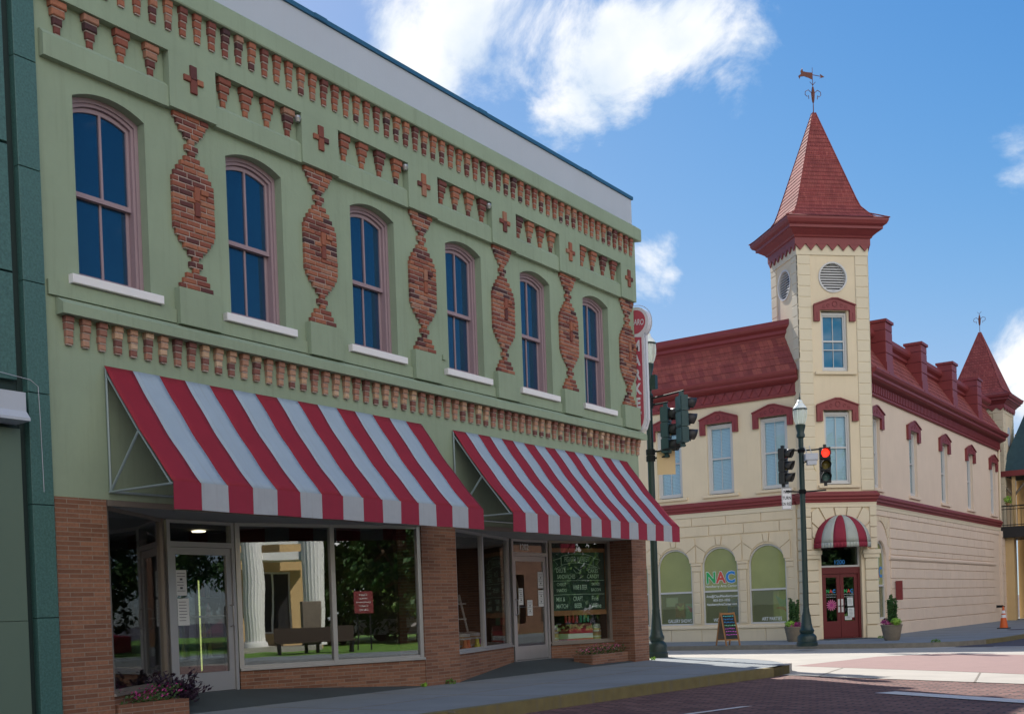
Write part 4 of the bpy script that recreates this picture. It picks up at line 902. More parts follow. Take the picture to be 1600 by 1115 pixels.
    if vane:
        a_ = MB(fr)
        a_.tube([(cx-.05, cv, h+1.27), (cx+.34, cv, h+1.22)], .012, 5); a_.prism([[(cx+.25, h+1.16), (cx+.42, h+1.21), (cx+.27, h+1.30), (cx+.30, h+1.22)]], cv-.01, cv+.01)
        a_.prism([[(cx, h+1.10), (cx, h+1.33), (cx-.22, h+1.34), (cx-.33, h+1.36), (cx-.36, h+1.47), (cx-.42, h+1.36), (cx-.40, h+1.28), (cx-.5, h+1.20), (cx-.46, h+1.10), (cx-.43, h+1.18), (cx-.30, h+1.2), (cx-.15, h+1.16)]], cv-.008, cv+.008)
    f_o = fi.build('finial', 'rust_red', sp)
    if vane: a_.build('weather_vane', 'rust_red', sp)
spire(TF, twr, 12.62, hv=TH)
# dome awning and entrance
dm = MB(TF); c0 = 0.0; Rr = .95; z0 = 2.86; gores = 7; K = 10; Mg = 4
for g_ in range(gores):
    dm.mi = g_ % 2; vs = []; fs = []
    for q in range(Mg+1):
        ph = math.pi*(g_+q/Mg)/gores
        for k in range(K+1):
            el = math.pi/2*k/K; r = Rr*math.cos(el)**.85 if k < K else .0; vs.append((c0-Rr*math.cos(ph)*math.cos(el), .0+Rr*.85*math.sin(ph)*math.cos(el), z0+.10+.92*math.sin(el)))
    for q in range(Mg):
        for k in range(K): fs.append((q*(K+1)+k, q*(K+1)+k+1, (q+1)*(K+1)+k+1, (q+1)*(K+1)+k))
    dm.add(vs, fs, True)
    for q in range(Mg):
        p0 = math.pi*(g_+q/Mg)/gores; p1 = math.pi*(g_+(q+1)/Mg)/gores
        dm.add([(c0-Rr*math.cos(p0), Rr*.85*math.sin(p0), z0+.10), (c0-Rr*math.cos(p1), Rr*.85*math.sin(p1), z0+.10), (c0-Rr*math.cos(p1), Rr*.85*math.sin(p1), z0-.06), (c0-Rr*math.cos(p0), Rr*.85*math.sin(p0), z0-.06)], [(0, 1, 2, 3)], True)
do = dm.build('dome_awning', ['canvas_red_faded', 'canvas_grey'], twr); m_ = do.modifiers.new('s', 'SOLIDIFY'); m_.thickness = .01
MB(TF).prism([rect(-.70, .70, 2.19, 2.94), rect(-.64, .64, 2.25, 2.88)], -.22, -.15).build('transom', 'white_vinyl', twr)
tp = MB(TF).box(-.66, .66, -.19, -.185, 2.22, 2.9).build('transom_pane', 'door_glass', twr); text('1200', TF, .0, -.183, 2.29, .2, 'nac_blue', twr, 'house_number', bold=.02)
df = MB(TF).prism([rect(-.70, .70, -.13, 2.19), rect(-.62, .62, -.1, 1.98)], -.24, -.14).build('door_surround', 'maroon_dark', twr)
for s_ in (-1, 1):
    a, b_ = sorted((s_*.006, s_*.617))
    dl = MB(TF).prism([rect(a, b_, -.09, 1.975), rect(a+.12, b_-.12, .43, 1.86)], -.225, -.175).build('door', 'maroon_dark', twr)
    MB(TF).box(a+.1, b_-.1, -.205, -.2, .41, 1.88).build('pane', 'door_glass', dl)
    c = (a+b_)/2; nac(TF, c, 1.36, .155, dl, -.198)
    text('Newberry Arts Center', TF, c, -.198, 1.29, .045, 'decal_white', dl); text('ArtsCenter.com', TF, c, -.198, 1.21, .05, 'decal_white', dl)
    MB(TF).box(s_*.06-.035, s_*.06+.035, -.174, -.168, .72, 1.15).build('push_plate', 'white_vinyl', dl); MB(TF).tube([(s_*.06-.02, -.16, .92), (s_*.06+.03, -.13, .93)], .015).build('handle', 'lamp_black', dl)
    if s_ < 0:
        fl = MB(TF); n = 14
        for k in range(n):
            t = 2*math.pi*k/n; fl.add([(c+.06*math.cos(t-.2), -.19, .96+.06*math.sin(t-.2)), (c+.15*math.cos(t-.13), -.187, .96+.15*math.sin(t-.13)), (c+.20*math.cos(t), -.186, .96+.20*math.sin(t)), (c+.15*math.cos(t+.13), -.187, .96+.15*math.sin(t+.13)), (c+.06*math.cos(t+.2), -.19, .96+.06*math.sin(t+.2))], [(0, 1, 2, 3, 4)])
        fo = fl.build('flower_wreath', 'petal_pink', dl); pass
        fc = MB(Fr(TF(c, -.185, .96), TF.u, TF.v)); fc.add([(.06*math.cos(k*.5), 0, .06*math.sin(k*.5)) for k in range(12)], [tuple(range(12))]); fc.build('wreath_centre', 'petal_magenta', dl)
    else:
        for (du, z, w, h, k) in ((.04, 1.05, .2, .28, 1), (.06, .70, .22, .32, 2), (-.04, .52, .24, .12, 3)):
            p_ = MB(TF).box(c+du-w/2, c+du+w/2, -.198, -.195, z-h/2, z+h/2).build('notice', 'paper', dl); l_ = MB(TF)
            for i in range(5): l_.box(c+du-w*.36, c+du+w*(.2+.03*i), -.195, -.194, z+h*.3-i*h*.14, z+h*.3-i*h*.14+h*.03)
            l_.build('print', 'print_ink', p_)
MB(TF).box(-.9, .9, -.2, .75, -.155, -.135).build('door_mat', 'dark_slab', twr)
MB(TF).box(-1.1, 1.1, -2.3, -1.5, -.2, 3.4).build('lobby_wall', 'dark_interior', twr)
sg = MB(RF).bbox(40.98-.02, 41.0+.02, .07, .30, 1.05, 1.72, .004).build('projecting_sign', 'maroon', cb)
MB(RF).tube([(41.0, 0, 1.66), (41.0, .1, 1.66)], .012).build('bracket', 'lamp_black', sg)
# second tower
T2 = Fr((-.5-1.23, 60.15, 0), (1, 0, 0), (0, -1, 0)); T2S = Fr((-.5, 60.15+1.25, 0), (0, 1, 0), (1, 0, 0))
t2 = MB(T2).box(-1.21, 1.21, -2.46, -.03, ZB, 10.2).build('far_tower', 'cream_paint', cb)
quoins(T2, t2, 3, 10.0, ((-1.24, -.75), (.75, 1.24))); quoins(T2S, t2, 6.0, 10.0, ((-1.24, -.75), (.75, 1.24)), v0=-.06, v1=.0)
for fr in (T2, T2S): MB(fr).box(-1.245, 1.245, -.03, .003, 10.0, 10.25).build('tower_band', 'cream_trim', t2)
lv = MB(T2S).prism([[(.3*math.cos(k*.4), 8.9+.5*math.sin(k*.4)) for k in range(16)]], -.03, .01).build('louvre', 'white_stucco', t2)
spire(T2, t2, 10.25, .78, 14.3, 0, 1.25, False)
# fittings on the long wall
MB(RF).tube([(58.6, .08, 8.0), (58.62, .05, 7.7), (58.62, .05, 4.7)], .05, 6).build('downpipe', 'cream_trim', cb)
MB(RF).tube([(57.35, 0, .55), (57.35, .3, .55), (57.35, .36, .5)], .06, 8).build('hose_connection', 'lamp_black', cb)
for a in (58.4, 59.0, 59.6):
    pcol = MB(RF); pcol.box(a+.01, a+.34, .0005, .10, ZB, 4.1)
    for z0, z1 in [(ZB, .27)]+rows2+[(2.45, 2.6), (2.6, 3.0), (3.0, 3.4), (3.4, 3.8), (3.8, 4.13)]: pcol.bbox(a, a+.35, .001, .12, z0+.02, z1, .014)
    pcol.build('pier_blocks', 'cream_brick', cb)

# ------------------------------------------------------------------ building beyond, with slate porch roof and balcony
fb = thing('porch_building', 'tan building with slate blue porch roof and iron balcony beyond the cream building', 'building', (1, 63, -.15))
FF = Fr((0, 62.8, 0), (1, 0, 0), (0, -1, 0))
wl = MB(FF).prism([rect(-.5, 4.5, ZB, 9.2), rect(.2, 1.1, .6, 3.2), rect(1.5, 3.6, .6, 3.2), rect(.3, 1.2, 4.9, 6.8), rect(2.0, 3.0, 4.9, 6.8)], -.3, 0); wl.box(-.5, 4.5, -14, -13.7, ZB, 9.2).box(4.2, 4.5, -13.7, -.31, ZB, 9.2).build('wall', 'courthouse_wall', fb)
for a, b_, z0, z1 in ((.2, 1.1, .6, 3.2), (1.5, 3.6, .6, 3.2), (.3, 1.2, 4.9, 6.8), (2.0, 3.0, 4.9, 6.8)):
    w = MB(FF).prism([rect(a, b_, z0, z1), rect(a+.06, b_-.06, z0+.06, z1-.06)], -.2, -.1).build('window', 'lamp_green', fb); MB(FF).box(a+.03, b_-.03, -.16, -.15, z0+.03, z1-.03).build('pane', 'tower_sky_glass', w)
MB().add([(-.75, 60.2, 7.12), (5.2, 60.2, 7.12), (5.2, 70, 7.12), (-.75, 70, 7.12), (.1, 62.6, 10.3), (4.2, 62.6, 10.6), (4.2, 68, 10.6), (.1, 68, 10.3)], [(0, 1, 5, 4), (1, 2, 6, 5), (2, 3, 7, 6), (3, 0, 4, 7), (4, 5, 6, 7)]).add([(-.75, 60.2, 6.85), (5.2, 60.2, 6.85), (5.2, 62.8, 6.85), (-.75, 62.8, 6.85)], [(0, 1, 2, 3)]).build('porch_roof', 'slate_blue', fb)
MB().box(-.78, 5.25, 60.12, 60.2, 6.85, 7.12).build('fascia', 'maroon', fb)
for x in (-.15, 2.3, 4.9):
    MB().box(x-.08, x+.08, 60.32, 60.48, 4.35, 6.85).build('porch_post', 'courthouse_wall', fb)
    for s_ in (-1, 1): MB().tube([(x, 60.4, 5.9), (x+s_*.75, 60.4, 6.8)], .06, 5).build('brace', 'wood_grey', fb)
MB().box(-.5, 5.2, 58.9, 62.6, 3.82, 4.34).build('balcony_deck', 'hood_dark', fb)
rl = MB(); x = -.55
rl.tube([(-.55, 58.95, 5.32), (5.2, 58.95, 5.32)], .03, 6).tube([(-.55, 58.95, 5.17), (5.2, 58.95, 5.17)], .018, 5).tube([(-.55, 58.95, 4.42), (5.2, 58.95, 4.42)], .02, 5)
while x < 5.2: rl.tube([(x, 58.95, 4.34), (x, 58.95, 5.32)], .012, 4); x += .16
rl.build('railing', 'lamp_black', fb)
for x in (-.2, 2.4, 5.0): MB().box(x-.2, x+.2, 59.2, 59.6, ZB, 3.81).build('porch_column', 'courthouse_wall', fb)
MB().box(2.2, 4.6, 64.5, 72, 9.0, 12.0).build('roof_block', 'maroon', fb)
t = thing('balcony_plant', 'small green plant in a pot on the iron balcony', 'plant', (-.2, 59.1, 5.3))
MB(Fr((-.2, 59.1, 5.33), (1, 0, 0), (0, 1, 0))).lathe([(.07, 0), (.1, .16)], n=10).build('pot', 'barrel_wood', t); leafy(ball((-.2, 59.1, 5.62), .2, 120, 3), 'leaf_lime', 'foliage', t, .06, 2)

# ------------------------------------------------------------------ street lamps with traffic signals
def signal_head(fr, parent, lit, zc, name='signal_head', L_=.335, col='signal_green'):
    h = MB(fr)
    for i in range(3):
        z = zc+L_*(1-i); h.bbox(-.15, .15, -.13, .03, z-L_/2+.006, z+L_/2-.006, .012); h.box(-.13, .13, -.15, -.13, z-L_/2+.03, z+L_/2-.03)
    h.box(-.04, .04, -.1, -.02, zc-L_*1.5-.08, zc-L_*1.5).box(-.04, .04, -.1, -.02, zc+L_*1.5, zc+L_*1.5+.08)
    o = h.build(name, col, parent)
    for i in range(3):
        z = zc+L_*(1-i); v = MB(fr); n = 16; r = .135; vs = []; fs = []
        for k in range(n+1):
            t = R(-48)+R(276)*k/n; d = .27-.12*abs(t-math.pi/2)/2.2
            vs += [(r*math.cos(t), .03, z+r*math.sin(t)), (r*math.cos(t), .03+d, z+r*math.sin(t)-.01)]
        for k in range(n): fs.append((2*k, 2*k+1, 2*k+3, 2*k+2))
        v.add(vs, fs, True); q = v.build('visor', 'hood_dark', o); m_ = q.modifiers.new('s', 'SOLIDIFY'); m_.thickness = .006
        ln = MB(fr); ln.add([(.12*math.cos(t)*c_, .032+.03*(1-c_*c_), z+.12*math.sin(t)*c_) for c_ in (1, .7, .35) for t in [2*math.pi*k/18 for k in range(18)]]+[(0, .065, z)], [(a*18+k, a*18+(k+1) % 18, (a+1)*18+(k+1) % 18, (a+1)*18+k) for a in range(2) for k in range(18)]+[(36+k, 36+(k+1) % 18, 54) for k in range(18)], True)
        ln.build('lens', ('red_lens' if i == 0 and lit else 'maroon_dark') if i == 0 else ('amber_lens' if i == 1 else 'green_lens'), o)
    return o
def lamp_post(x, y, zb, ztop, name, label, rb=.24, rs=.075):
    t = thing(name, label, 'lamp post', (x, y, zb)); F0 = Fr((x, y, zb), (1, 0, 0), (0, 1, 0)); H = ztop-zb
    MB(F0).lathe([(rb, 0), (rb, .10), (rb*.93, .12), (rb*.93, .26), (rb*.8, .32), (rb*.62, .36), (rb*.70, .40), (rb*.72, .45), (rb*.6, .50), (rb*.5, .62), (rb*.42, .85), (rs*1.15, 1.0), (rs*1.2, 1.03), (rs*1.05, 1.08)], n=20).build('base', 'lamp_green', t)
    sh = MB(F0); n = 16
    sh.lathe([(rs*1.05, 1.05), (rs*.92, H-.02)], n=16)
    sh.lathe([(rs, H-.35), (rs*1.35, H-.33), (rs, H-.28)], n=16)
    sh.build('shaft', 'lamp_green', t)
    MB(F0).lathe([(rs*.9, H-.02), (rs*1.5, H+.02), (rs*1.5, H+.08), (rs*1.2, H+.14), (rs*1.75, H+.30), (rs*1.8, H+.36), (rs*1.4, H+.37)], n=20).build('lantern_neck', 'lamp_green', t)
    z0 = H+.37
    gl = MB(F0).lathe([(.11, z0), (.155, z0+.08), (.19, z0+.2), (.20, z0+.32), (.195, z0+.40)], n=24, cap=False).build('globe', 'clear_globe', t)
    MB(F0).lathe([(.09, z0+.01), (.105, z0+.1), (.11, z0+.38), (.08, z0+.385)], n=16).build('refractor', 'globe_white', gl)
    MB(F0).lathe([(.20, z0+.40), (.205, z0+.44)], n=24).build('band', 'lamp_green', t)
    cage = MB(F0)
    for k in range(8):
        a = k*math.pi/4; cage.tube([(r*math.cos(a), r*math.sin(a), z0+h) for r, h in ((.115, 0), (.16, .08), (.195, .2), (.205, .32), (.2, .4))], .006, 4)
    cage.build('cage', 'globe_white', gl)
    MB(F0).lathe([(.195, z0+.44), (.17, z0+.50), (.12, z0+.56), (.085, z0+.60), (.09, z0+.63), (.06, z0+.68), (.03, z0+.70)], n=24).build('cap', 'globe_white', t)
    MB(F0).lathe([(.02, z0+.70), (.03, z0+.74), (.012, z0+.78), (.005, z0+.9)], n=8).build('finial', 'lamp_green', t)
    return t, F0
def arm(t, F0, z, dx, dy, col='lamp_black', r=.022):
    MB(F0).lathe([(.10, z-.06), (.10, z+.06)], n=12).build('clamp', 'lamp_black', t)
    MB(F0).tube([(0, 0, z), (dx*.5, dy*.5, z+.01), (dx, dy, z+.03)], r, 6).build('arm', col, t)
# near lamp beyond the green building
tA, FA = lamp_post(-.36, 22.55, 0, 6.05, 'signal_lamp_post', 'dark green lamp post with two traffic signal heads right beside the market sign')
for (dx, dy, ang, zc) in ((.94, -.2, R(50), 5.07), (.42, .08, R(10), 4.93)):
    for z in (zc+.58, zc-.58): arm(tA, FA, z, dx, dy)
    a = ang; signal_head(Fr((-.36+dx, 22.55+dy, 0), (-math.sin(a), math.cos(a), 0) if 0 else (math.sin(a), -math.cos(a), 0), (math.cos(a), math.sin(a), 0)), tA, False, zc)
pa = Fr((-.36+.16, 22.55-.02, 0), (.82, .57, 0), (.57, -.82, 0)); sp = MB(pa).bbox(0, .40, 0, .012, 3.98, 4.50, .004).build('sign_plate', 'sign_back', tA)
MB(FA).lathe([(.09, 3.2), (.11, 3.25), (.09, 3.3)], n=12).build('pole_band', 'lamp_green', tA)
MB(FA).box(.05, .2, -.06, .06, 5.85, 6.15).build('pedestrian_button_box', 'lamp_green', tA)
# far lamp at the entrance corner
tB, FB = lamp_post(-.22, 31.45, -.15, 5.72, 'signal_lamp_post', 'dark green lamp post with red signal and NO TURN ON RED sign before the tower', .29, .078)
for (dx, dy, ang, zc, lit) in ((-.36, -.33, R(-2), 4.93, False), (.56, .36, R(-62), 4.93, True)):
    for z in (zc+.58+(-.15), zc-.58-.15): arm(tB, FB, z+.15+(.15 if 0 else 0), dx, dy)
    signal_head(Fr((-.22+dx, 31.45+dy, 0), (math.sin(-ang) if 0 else -math.sin(ang)*-1*-1, math.cos(ang), 0), (math.cos(ang), math.sin(ang), 0)), tB, lit, zc, col='hood_dark')
pn = Fr((-.22-.37, 31.45-.28, 0), (.82, .57, 0), (.57, -.82, 0))
sg = MB(pn).bbox(-.13, .15, 0, .012, 3.72, 4.33, .003).build('sign_plate', 'sign_white', tB)
MB(pn).prism([rect(-.12, .14, 3.73, 4.32), rect(-.112, .132, 3.738, 4.312)], .012, .0145).build('sign_border', 'sign_black', sg)
for i, s_ in enumerate(('NO', 'TURN', 'ON RED')): text(s_, pn, .01, .015, 4.17-i*.17, .125, 'sign_black', sg, bold=.02, sx=(.9, .75, .62)[i])
cbx = Fr((-.22+.30, 31.45+.0, 0), (.85, .53, 0), (.53, -.85, 0))
cx = MB(cbx).bbox(-.20, .16, -.12, .12, 5.05, 5.24, .02).box(-.14, .12, -.09, .09, 4.93, 5.05).tube([(-.12, 0, 5.24), (-.2, 0, 5.46)], .012, 5).tube([(.0, 0, 5.24), (-.06, 0, 5.47)], .012, 5).build('camera_box', 'camera_grey', tB)
MB(cbx).tube([(.03, .05, 4.93), (.07, .06, 4.78), (.1, .06, 4.74)], .012, 5).build('cable', 'brass', tB)
MB(FB).tube([(0.05, 0, 5.0+.15), (.3, .02, 5.25)], .02, 5).build('bracket', 'lamp_black', tB)

# ------------------------------------------------------------------ market blade sign on the end of the green building
bs = thing('blade_sign', 'vertical red and white neon sign reading MARKET at the far end of the green building', 'sign', (.1, 21.45, 4.8))
BF = Fr((-.11, 21.42, 0), (1, 0, 0), (0, -1, 0)); c0 = .13
bd = MB(BF)
bd.prism([rect(.0, .31, 5.0, 6.86)], -.09, .09).prism([[(.0, 4.999), (.0, 4.70), (.10, 4.70), (.24, 4.82), (.30, 4.999)]], -.09, .09)
bd.build('sign_body', 'sign_white', bs)
MB(BF).prism([[(c0+.30*math.cos(k*.2618), 7.02+.32*math.sin(k*.2618)) for k in range(24)]], -.092, .095).build('sign_disc', 'sign_white', bs)
MB(BF).prism([[(c0+.235*math.cos(k*.2618), 7.03+.245*math.sin(k*.2618)) for k in range(24)]], .096, .1).build('disc_face', 'sign_red_faded', bs)
MB(BF).prism([[(.03, 4.82), (.15, 4.80), (.23, 4.92), (.26, 5.05), (.26, 6.70), (.03, 6.74)]], .091, .096).build('panel_face', 'sign_red_faded', bs)
text('FIGARO', BF, c0+.0, .103, 6.97, .17, 'sign_white', bs, bold=.012, sx=.66, tilt=-.12)
for i, ch in enumerate('MARKET'): text(ch, BF, .135, .099, 6.43-i*.295, .30, 'sign_white', bs, bold=.045, sx=.74)
nt_ = MB(BF)
for i in range(6): nt_.tube([(.065, .10, 6.5-i*.295), (.065, .10, 6.56-i*.295)], .012, 4)
nt_.tube([(c0+.36*math.cos(a*.15), .05, 7.02+.36*math.sin(a*.15)) for a in range(-8, 14)], .008, 4); nt_.tube([(.34, .07, 6.8), (.34, .07, 5.0), (.30, .07, 4.85)], .01, 4)
nt_.build('neon_tube', 'camera_grey', bs)
for z in (7.1, 6.0, 5.15): MB(BF).box(-.12, .02, -.03, .03, z, z+.05).build('bracket', 'blue_coping', bs)

# ------------------------------------------------------------------ things on the far pavement
t = thing('sandwich_board', 'wooden A-frame chalkboard with coloured chalk lines before the middle arched window', 'sandwich board', (-3.2, 32.75, -.15))
bF = Fr((-3.2, 32.75, -.15), Vector((.62, .785, 0))*.8, Vector((.785, -.62, 0))*.88)       # u along the hinge; legs spread along v
for s_ in (-1, 1):
    def BP_(u, h, o=0): return (u, s_*(.02+.36*(1-h/1.12))+o*s_, h*.9)
    fr_ = MB(bF)
    for u in (-.28, .28): fr_.tube([BP_(u, 0), BP_(u, 1.12)], .028, 4)
    fr_.tube([BP_(-.28, 1.08), BP_(.28, 1.08)], .035, 4); fr_.tube([BP_(-.28, .2), BP_(.28, .2)], .03, 4)
    o = fr_.build('frame', 'wood_orange', t)
    MB(bF).add([BP_(-.27, .2), BP_(.27, .2), BP_(.27, 1.08), BP_(-.27, 1.08), BP_(-.27, .2, -.012), BP_(.27, .2, -.012), BP_(.27, 1.08, -.012), BP_(-.27, 1.08, -.012)], [(0, 1, 2, 3), (4, 5, 6, 7), (0, 1, 5, 4), (1, 2, 6, 5), (2, 3, 7, 6), (3, 0, 4, 7)]).build('board', 'board_black' if s_ == 1 else 'wood_grey', o)
    if s_ == 1:
        for i, m_ in enumerate(('chalk_cyan', 'chalk_blue', 'chalk_blue', 'chalk_lime', 'chalk_pink', 'chalk_pink', 'chalk_pink')):
            ck = MB(bF); z = 1.0-i*.105; rnd = random.Random(i); u = -.22
            while u < .18:
                w = rnd.uniform(.03, .08); zz = z+rnd.uniform(-.01, .01); ck.add([BP_(u, zz-.02, .016), BP_(u+w, zz-.012, .016), BP_(u+w*.8, zz+.015, .016), BP_(u+.01, zz+.012, .016)], [(0, 1, 2, 3)]); u += w+.015
            ck.build('chalk_line', m_, o)
MB(bF).tube([(0, -.2, .5), (0, 0, .42), (0, .2, .5)], .006, 4).build('chain', 'tin', t)
def planter(x, y, zb, label, seed, sc=1.):
    t = thing('planter', label, 'planter', (x, y, zb), 'half barrel planters beside the corner entrance'); F_ = Fr((x, y, zb), (1, 0, 0), (0, 1, 0))
    pt = MB(F_).lathe([(.24*sc, 0), (.27*sc, .05), (.335*sc, .38), (.36*sc, .50), (.375*sc, .51), (.375*sc, .56), (.33*sc, .56), (.32*sc, .48)], n=22).build('barrel', 'wood_grey', t)
    for r, h in ((.285, .12), (.325, .34)): MB(F_).lathe([(r*sc+.008, h), (r*sc+.013, h+.035)], n=22).build('hoop', 'wood_grey', pt)
    MB(F_).lathe([(.31*sc, .5), (.0, .52)], n=16).build('soil', 'soil', t)
    rnd = random.Random(seed); pts = []
    for k in range(11):
        a = rnd.uniform(0, 6.28); r = rnd.uniform(.03, .17)*sc; top = rnd.uniform(.75, 1.12)*sc
        for q in range(330): h = rnd.uniform(0, top); rr = r*(1+.15*h); pts.append((x+rr*math.cos(a)+rnd.gauss(0, .026), y+rr*math.sin(a)+rnd.gauss(0, .026), zb+.52+h))
    leafy(pts, 'leaf_dark', 'evergreen_shrub', t, .042, seed)
    leafy(ball((x-.1 if seed == 1 else x+.22, y-.2, zb+.66), .2, 420, seed, .75), 'leaf_lime', 'lime_foliage', t, .035, seed); leafy(ball((x+.2 if seed == 1 else x-.18, y-.16, zb+.64), .15, 200, seed+5, .7), 'petal_magenta', 'blossom', t, .026, seed); leafy(ball((x+.02, y-.25, zb+.58), .13, 150, seed+9, .7), 'petal_pink', 'blossom', t, .022, seed)
    leafy(ball((x-.2, y+.05, zb+.66), .18, 150, seed+3, .8), 'leaf_purple', 'purple_foliage', t, .035, seed)
    t.scale = (.85, .85, .85); return t
planter(-1.98, 35.15, -.15, 'half barrel planter with slim evergreen left of the entrance behind the lamp post', 1)
planter(1.12, 35.0, -.15, 'half barrel planter with evergreen and lime foliage right of the red doors', 2)
t = thing('traffic_cone', 'orange traffic cone with two white bands by the far corner of the cream building', 'cone', (2.25, 45.2, -.15))
cF = Fr((2.25, 45.2, -.15), (1, 0, 0), (0, 1, 0))
MB(cF).box(-.2, .2, -.2, .2, 0, .035).build('base', 'rubber_black', t); MB(cF).lathe([(.15, .035), (.03, .80), (.025, .82)], n=16).build('cone_body', 'cone_orange', t)
for z in (.40, .56):
    r = lambda h: .15-.12*(h-.035)/.765+.003; MB(cF).lathe([(r(z), z), (r(z+.11), z+.11)], n=16, cap=False).build('reflective_band', 'cone_white', t)
for lab, c, n_ in (('weeds growing at the base of the right entrance pier', (.25, 36.9, -.13), 50), ('weeds on the far kerb corner', (2.9, 32.95, -.13), 60)):
    tag(leafy(ball(c, .14, n_, n_, .5), 'leaf_mid', 'weed_clump', None, .04), lab, 'weed')
mh = MB().lathe([(.3, 0), (.3, .012)], 3.0, 43.5, 20, -.15); mh.build('manhole_cover', 'asphalt', None, kind='structure')

# ------------------------------------------------------------------ inside the two shops
_t = Vector((.53, 1.58, 0)).normalized(); DG = Fr((-1.0, 19.25, 0), _t, (_t.y, -_t.x, 0))       # frame of the slanted right shop window
def barrel(u, v, lab, h=.55, r=.2, zb=.165):
    t = thing('barrel', lab, 'barrel', (v, u, zb), 'barrels of sweets in the right shop window'); F_ = Fr((v, u, zb), (1, 0, 0), (0, 1, 0))
    MB(F_).lathe([(r*.85, 0), (r*.97, h*.25), (r, h*.5), (r*.97, h*.75), (r*.87, h)], n=20).build('staves', 'barrel_wood', t)
    for k in (.12, .32, .68, .9): MB(F_).lathe([(r*(.95+.07*math.sin(k*3.1))*1.0, h*k), (r*(.95+.07*math.sin(k*3.1)), h*k+.03)], n=20).build('hoop', 'tin', t)
    MB(F_).lathe([(r*.88, h), (r*.88, h+.05), (.02, h+.08)], n=20).build('lid', 'tin', t)
    return t
barrel(15.88, -.72, 'front left barrel with tin lid in the right shop window'); barrel(16.5, -.95, 'front barrel beside the sweet bottles in the right shop window'); barrel(16.2, -1.5, 'rear barrel against the dark room of the right shop')
MB(DG).box(.03, 1.6, -.62, -.09, .17, .43).build('display_bench', 'wood_grey', gb)
for s_, lab in ((1.42, 'small barrel below the chalkboard at the right of the stacked crates'), (.28, 'small barrel below the chalkboard at the left of the stacked crates')):
    q_ = DG(s_, -.3, 0); barrel(q_.y, q_.x, lab, .32, .13, .43)
k = 0
for u, v, m_, lab in ((15.62, -.42, 'mural_orange', 'orange sweet bottle on the floor by the left edge of the right shop window'), (15.76, -.46, 'cone_orange', 'tall orange sweet bottle before the barrel'), (16.22, -.6, 'bottle_yellow', 'yellow sweet bottle before the barrels'), (16.38, -.66, 'chalk_pink', 'pink sweet bottle next to the yellow one'), (16.55, -.72, 'leaf_lime', 'lime sweet bottle nearest the window bar')):
    F_ = Fr((v, u, .165), (1, 0, 0), (0, 1, 0)); b_ = MB(F_).lathe([(.07, 0), (.08, .05), (.08, .33), (.04, .42), (.035, .48), (.04, .5)], n=12).build('sweet_bottle', m_); tag(b_, lab, 'bottle', 'sweet bottles in the right shop window')
for i, (m_, w, lab) in enumerate((('red_sign', .8, 'lowest red crate of the stack under the chalkboard'), ('paper', .75, 'white crate in the stack under the chalkboard'), ('red_sign', .72, 'upper red crate of the stack under the chalkboard'), ('maroon', .66, 'topmost maroon crate under the chalkboard'))):
    F_ = Fr(DG(.86+i*.01, -.31, .43+i*.1), DG.u, DG.v); w *= .88; cr = MB(F_); cr.box(-w/2, w/2, -.2, .2, 0, .02)
    cr.box(-w/2, w/2, .18, .2, .021, .095); cr.box(-w/2, w/2, -.2, -.18, .021, .095); cr.box(-w/2, -w/2+.02, -.18, .18, .021, .095); cr.box(w/2-.02, w/2, -.18, .18, .021, .095)
    tag(cr.build('crate', m_), lab, 'crate', 'stacked crates in the right shop window')
rnd = random.Random(3)
for i in range(12):
    m_ = 'bottle_red' if i < 6 else 'bottle_green'; F_ = Fr(DG(.60+i*.05, -.25+.05*(i % 2), .85), (1, 0, 0), (0, 1, 0))
    tag(MB(F_).lathe([(.026, 0), (.028, .12), (.012, .17), (.012, .21)], n=8).build('soda_bottle', m_), 'red soda bottle standing on the crate stack' if i < 6 else 'green soda bottle standing on the crate stack', 'bottle', 'red soda bottles on the crates' if i < 6 else 'green soda bottles on the crates')
t = thing('chalkboard_menu', 'large green chalkboard menu in wooden frame behind the right shop window', 'chalkboard', (-1.0, 20.0, 1.1)); KX = .655
cB = Fr(DG(.87-20.8*KX, -.12, 0), DG.u*KX, DG.v)
MB(cB).box(19.72, 21.9, -.03, 0, 1.08, 2.30).build('board', 'chalkboard', t); MB(cB).prism([rect(19.64, 21.98, 1.0, 2.36), rect(19.74, 21.88, 1.1, 2.28)], -.03, .02).build('frame', 'wood_orange', t)
text('FIGARO MARKET', cB, 20.75, .004, 2.09, .145, 'chalk_green', t, sx=.9); ck = MB(cB)
ck.tube([(20.12, .004, 2.02), (20.5, .004, 2.06), (20.8, .004, 2.065), (21.1, .004, 2.05), (21.42, .004, 2.0)], .005, 4); ck.tube([(20.12, .004, 2.2), (20.5, .004, 2.24), (20.8, .004, 2.25), (21.1, .004, 2.24), (21.42, .004, 2.19)], .005, 4)
for s_ in (-1, 1): ck.tube([(20.77+s_*.65, .004, 2.19), (20.77+s_*.65, .004, 2.0), (20.77+s_*.92, .004, 1.94), (20.77+s_*.8, .004, 2.03), (20.77+s_*.95, .004, 2.12), (20.77+s_*.66, .004, 2.16)], .005, 4)
for z in (1.70, 1.42): ck.tube([(19.8, .004, z), (21.0, .004, z+.008), (21.84, .004, z)], .005, 4)
ck.tube([(20.6, .004, 1.93), (20.7, .004, 1.86), (20.85, .004, 1.86), (20.92, .004, 1.94)], .006, 4); ck.tube([(20.66, .004, 1.98), (20.92, .004, 1.88)], .005, 4)
ck.build('chalk_drawing', 'chalk_green', t)
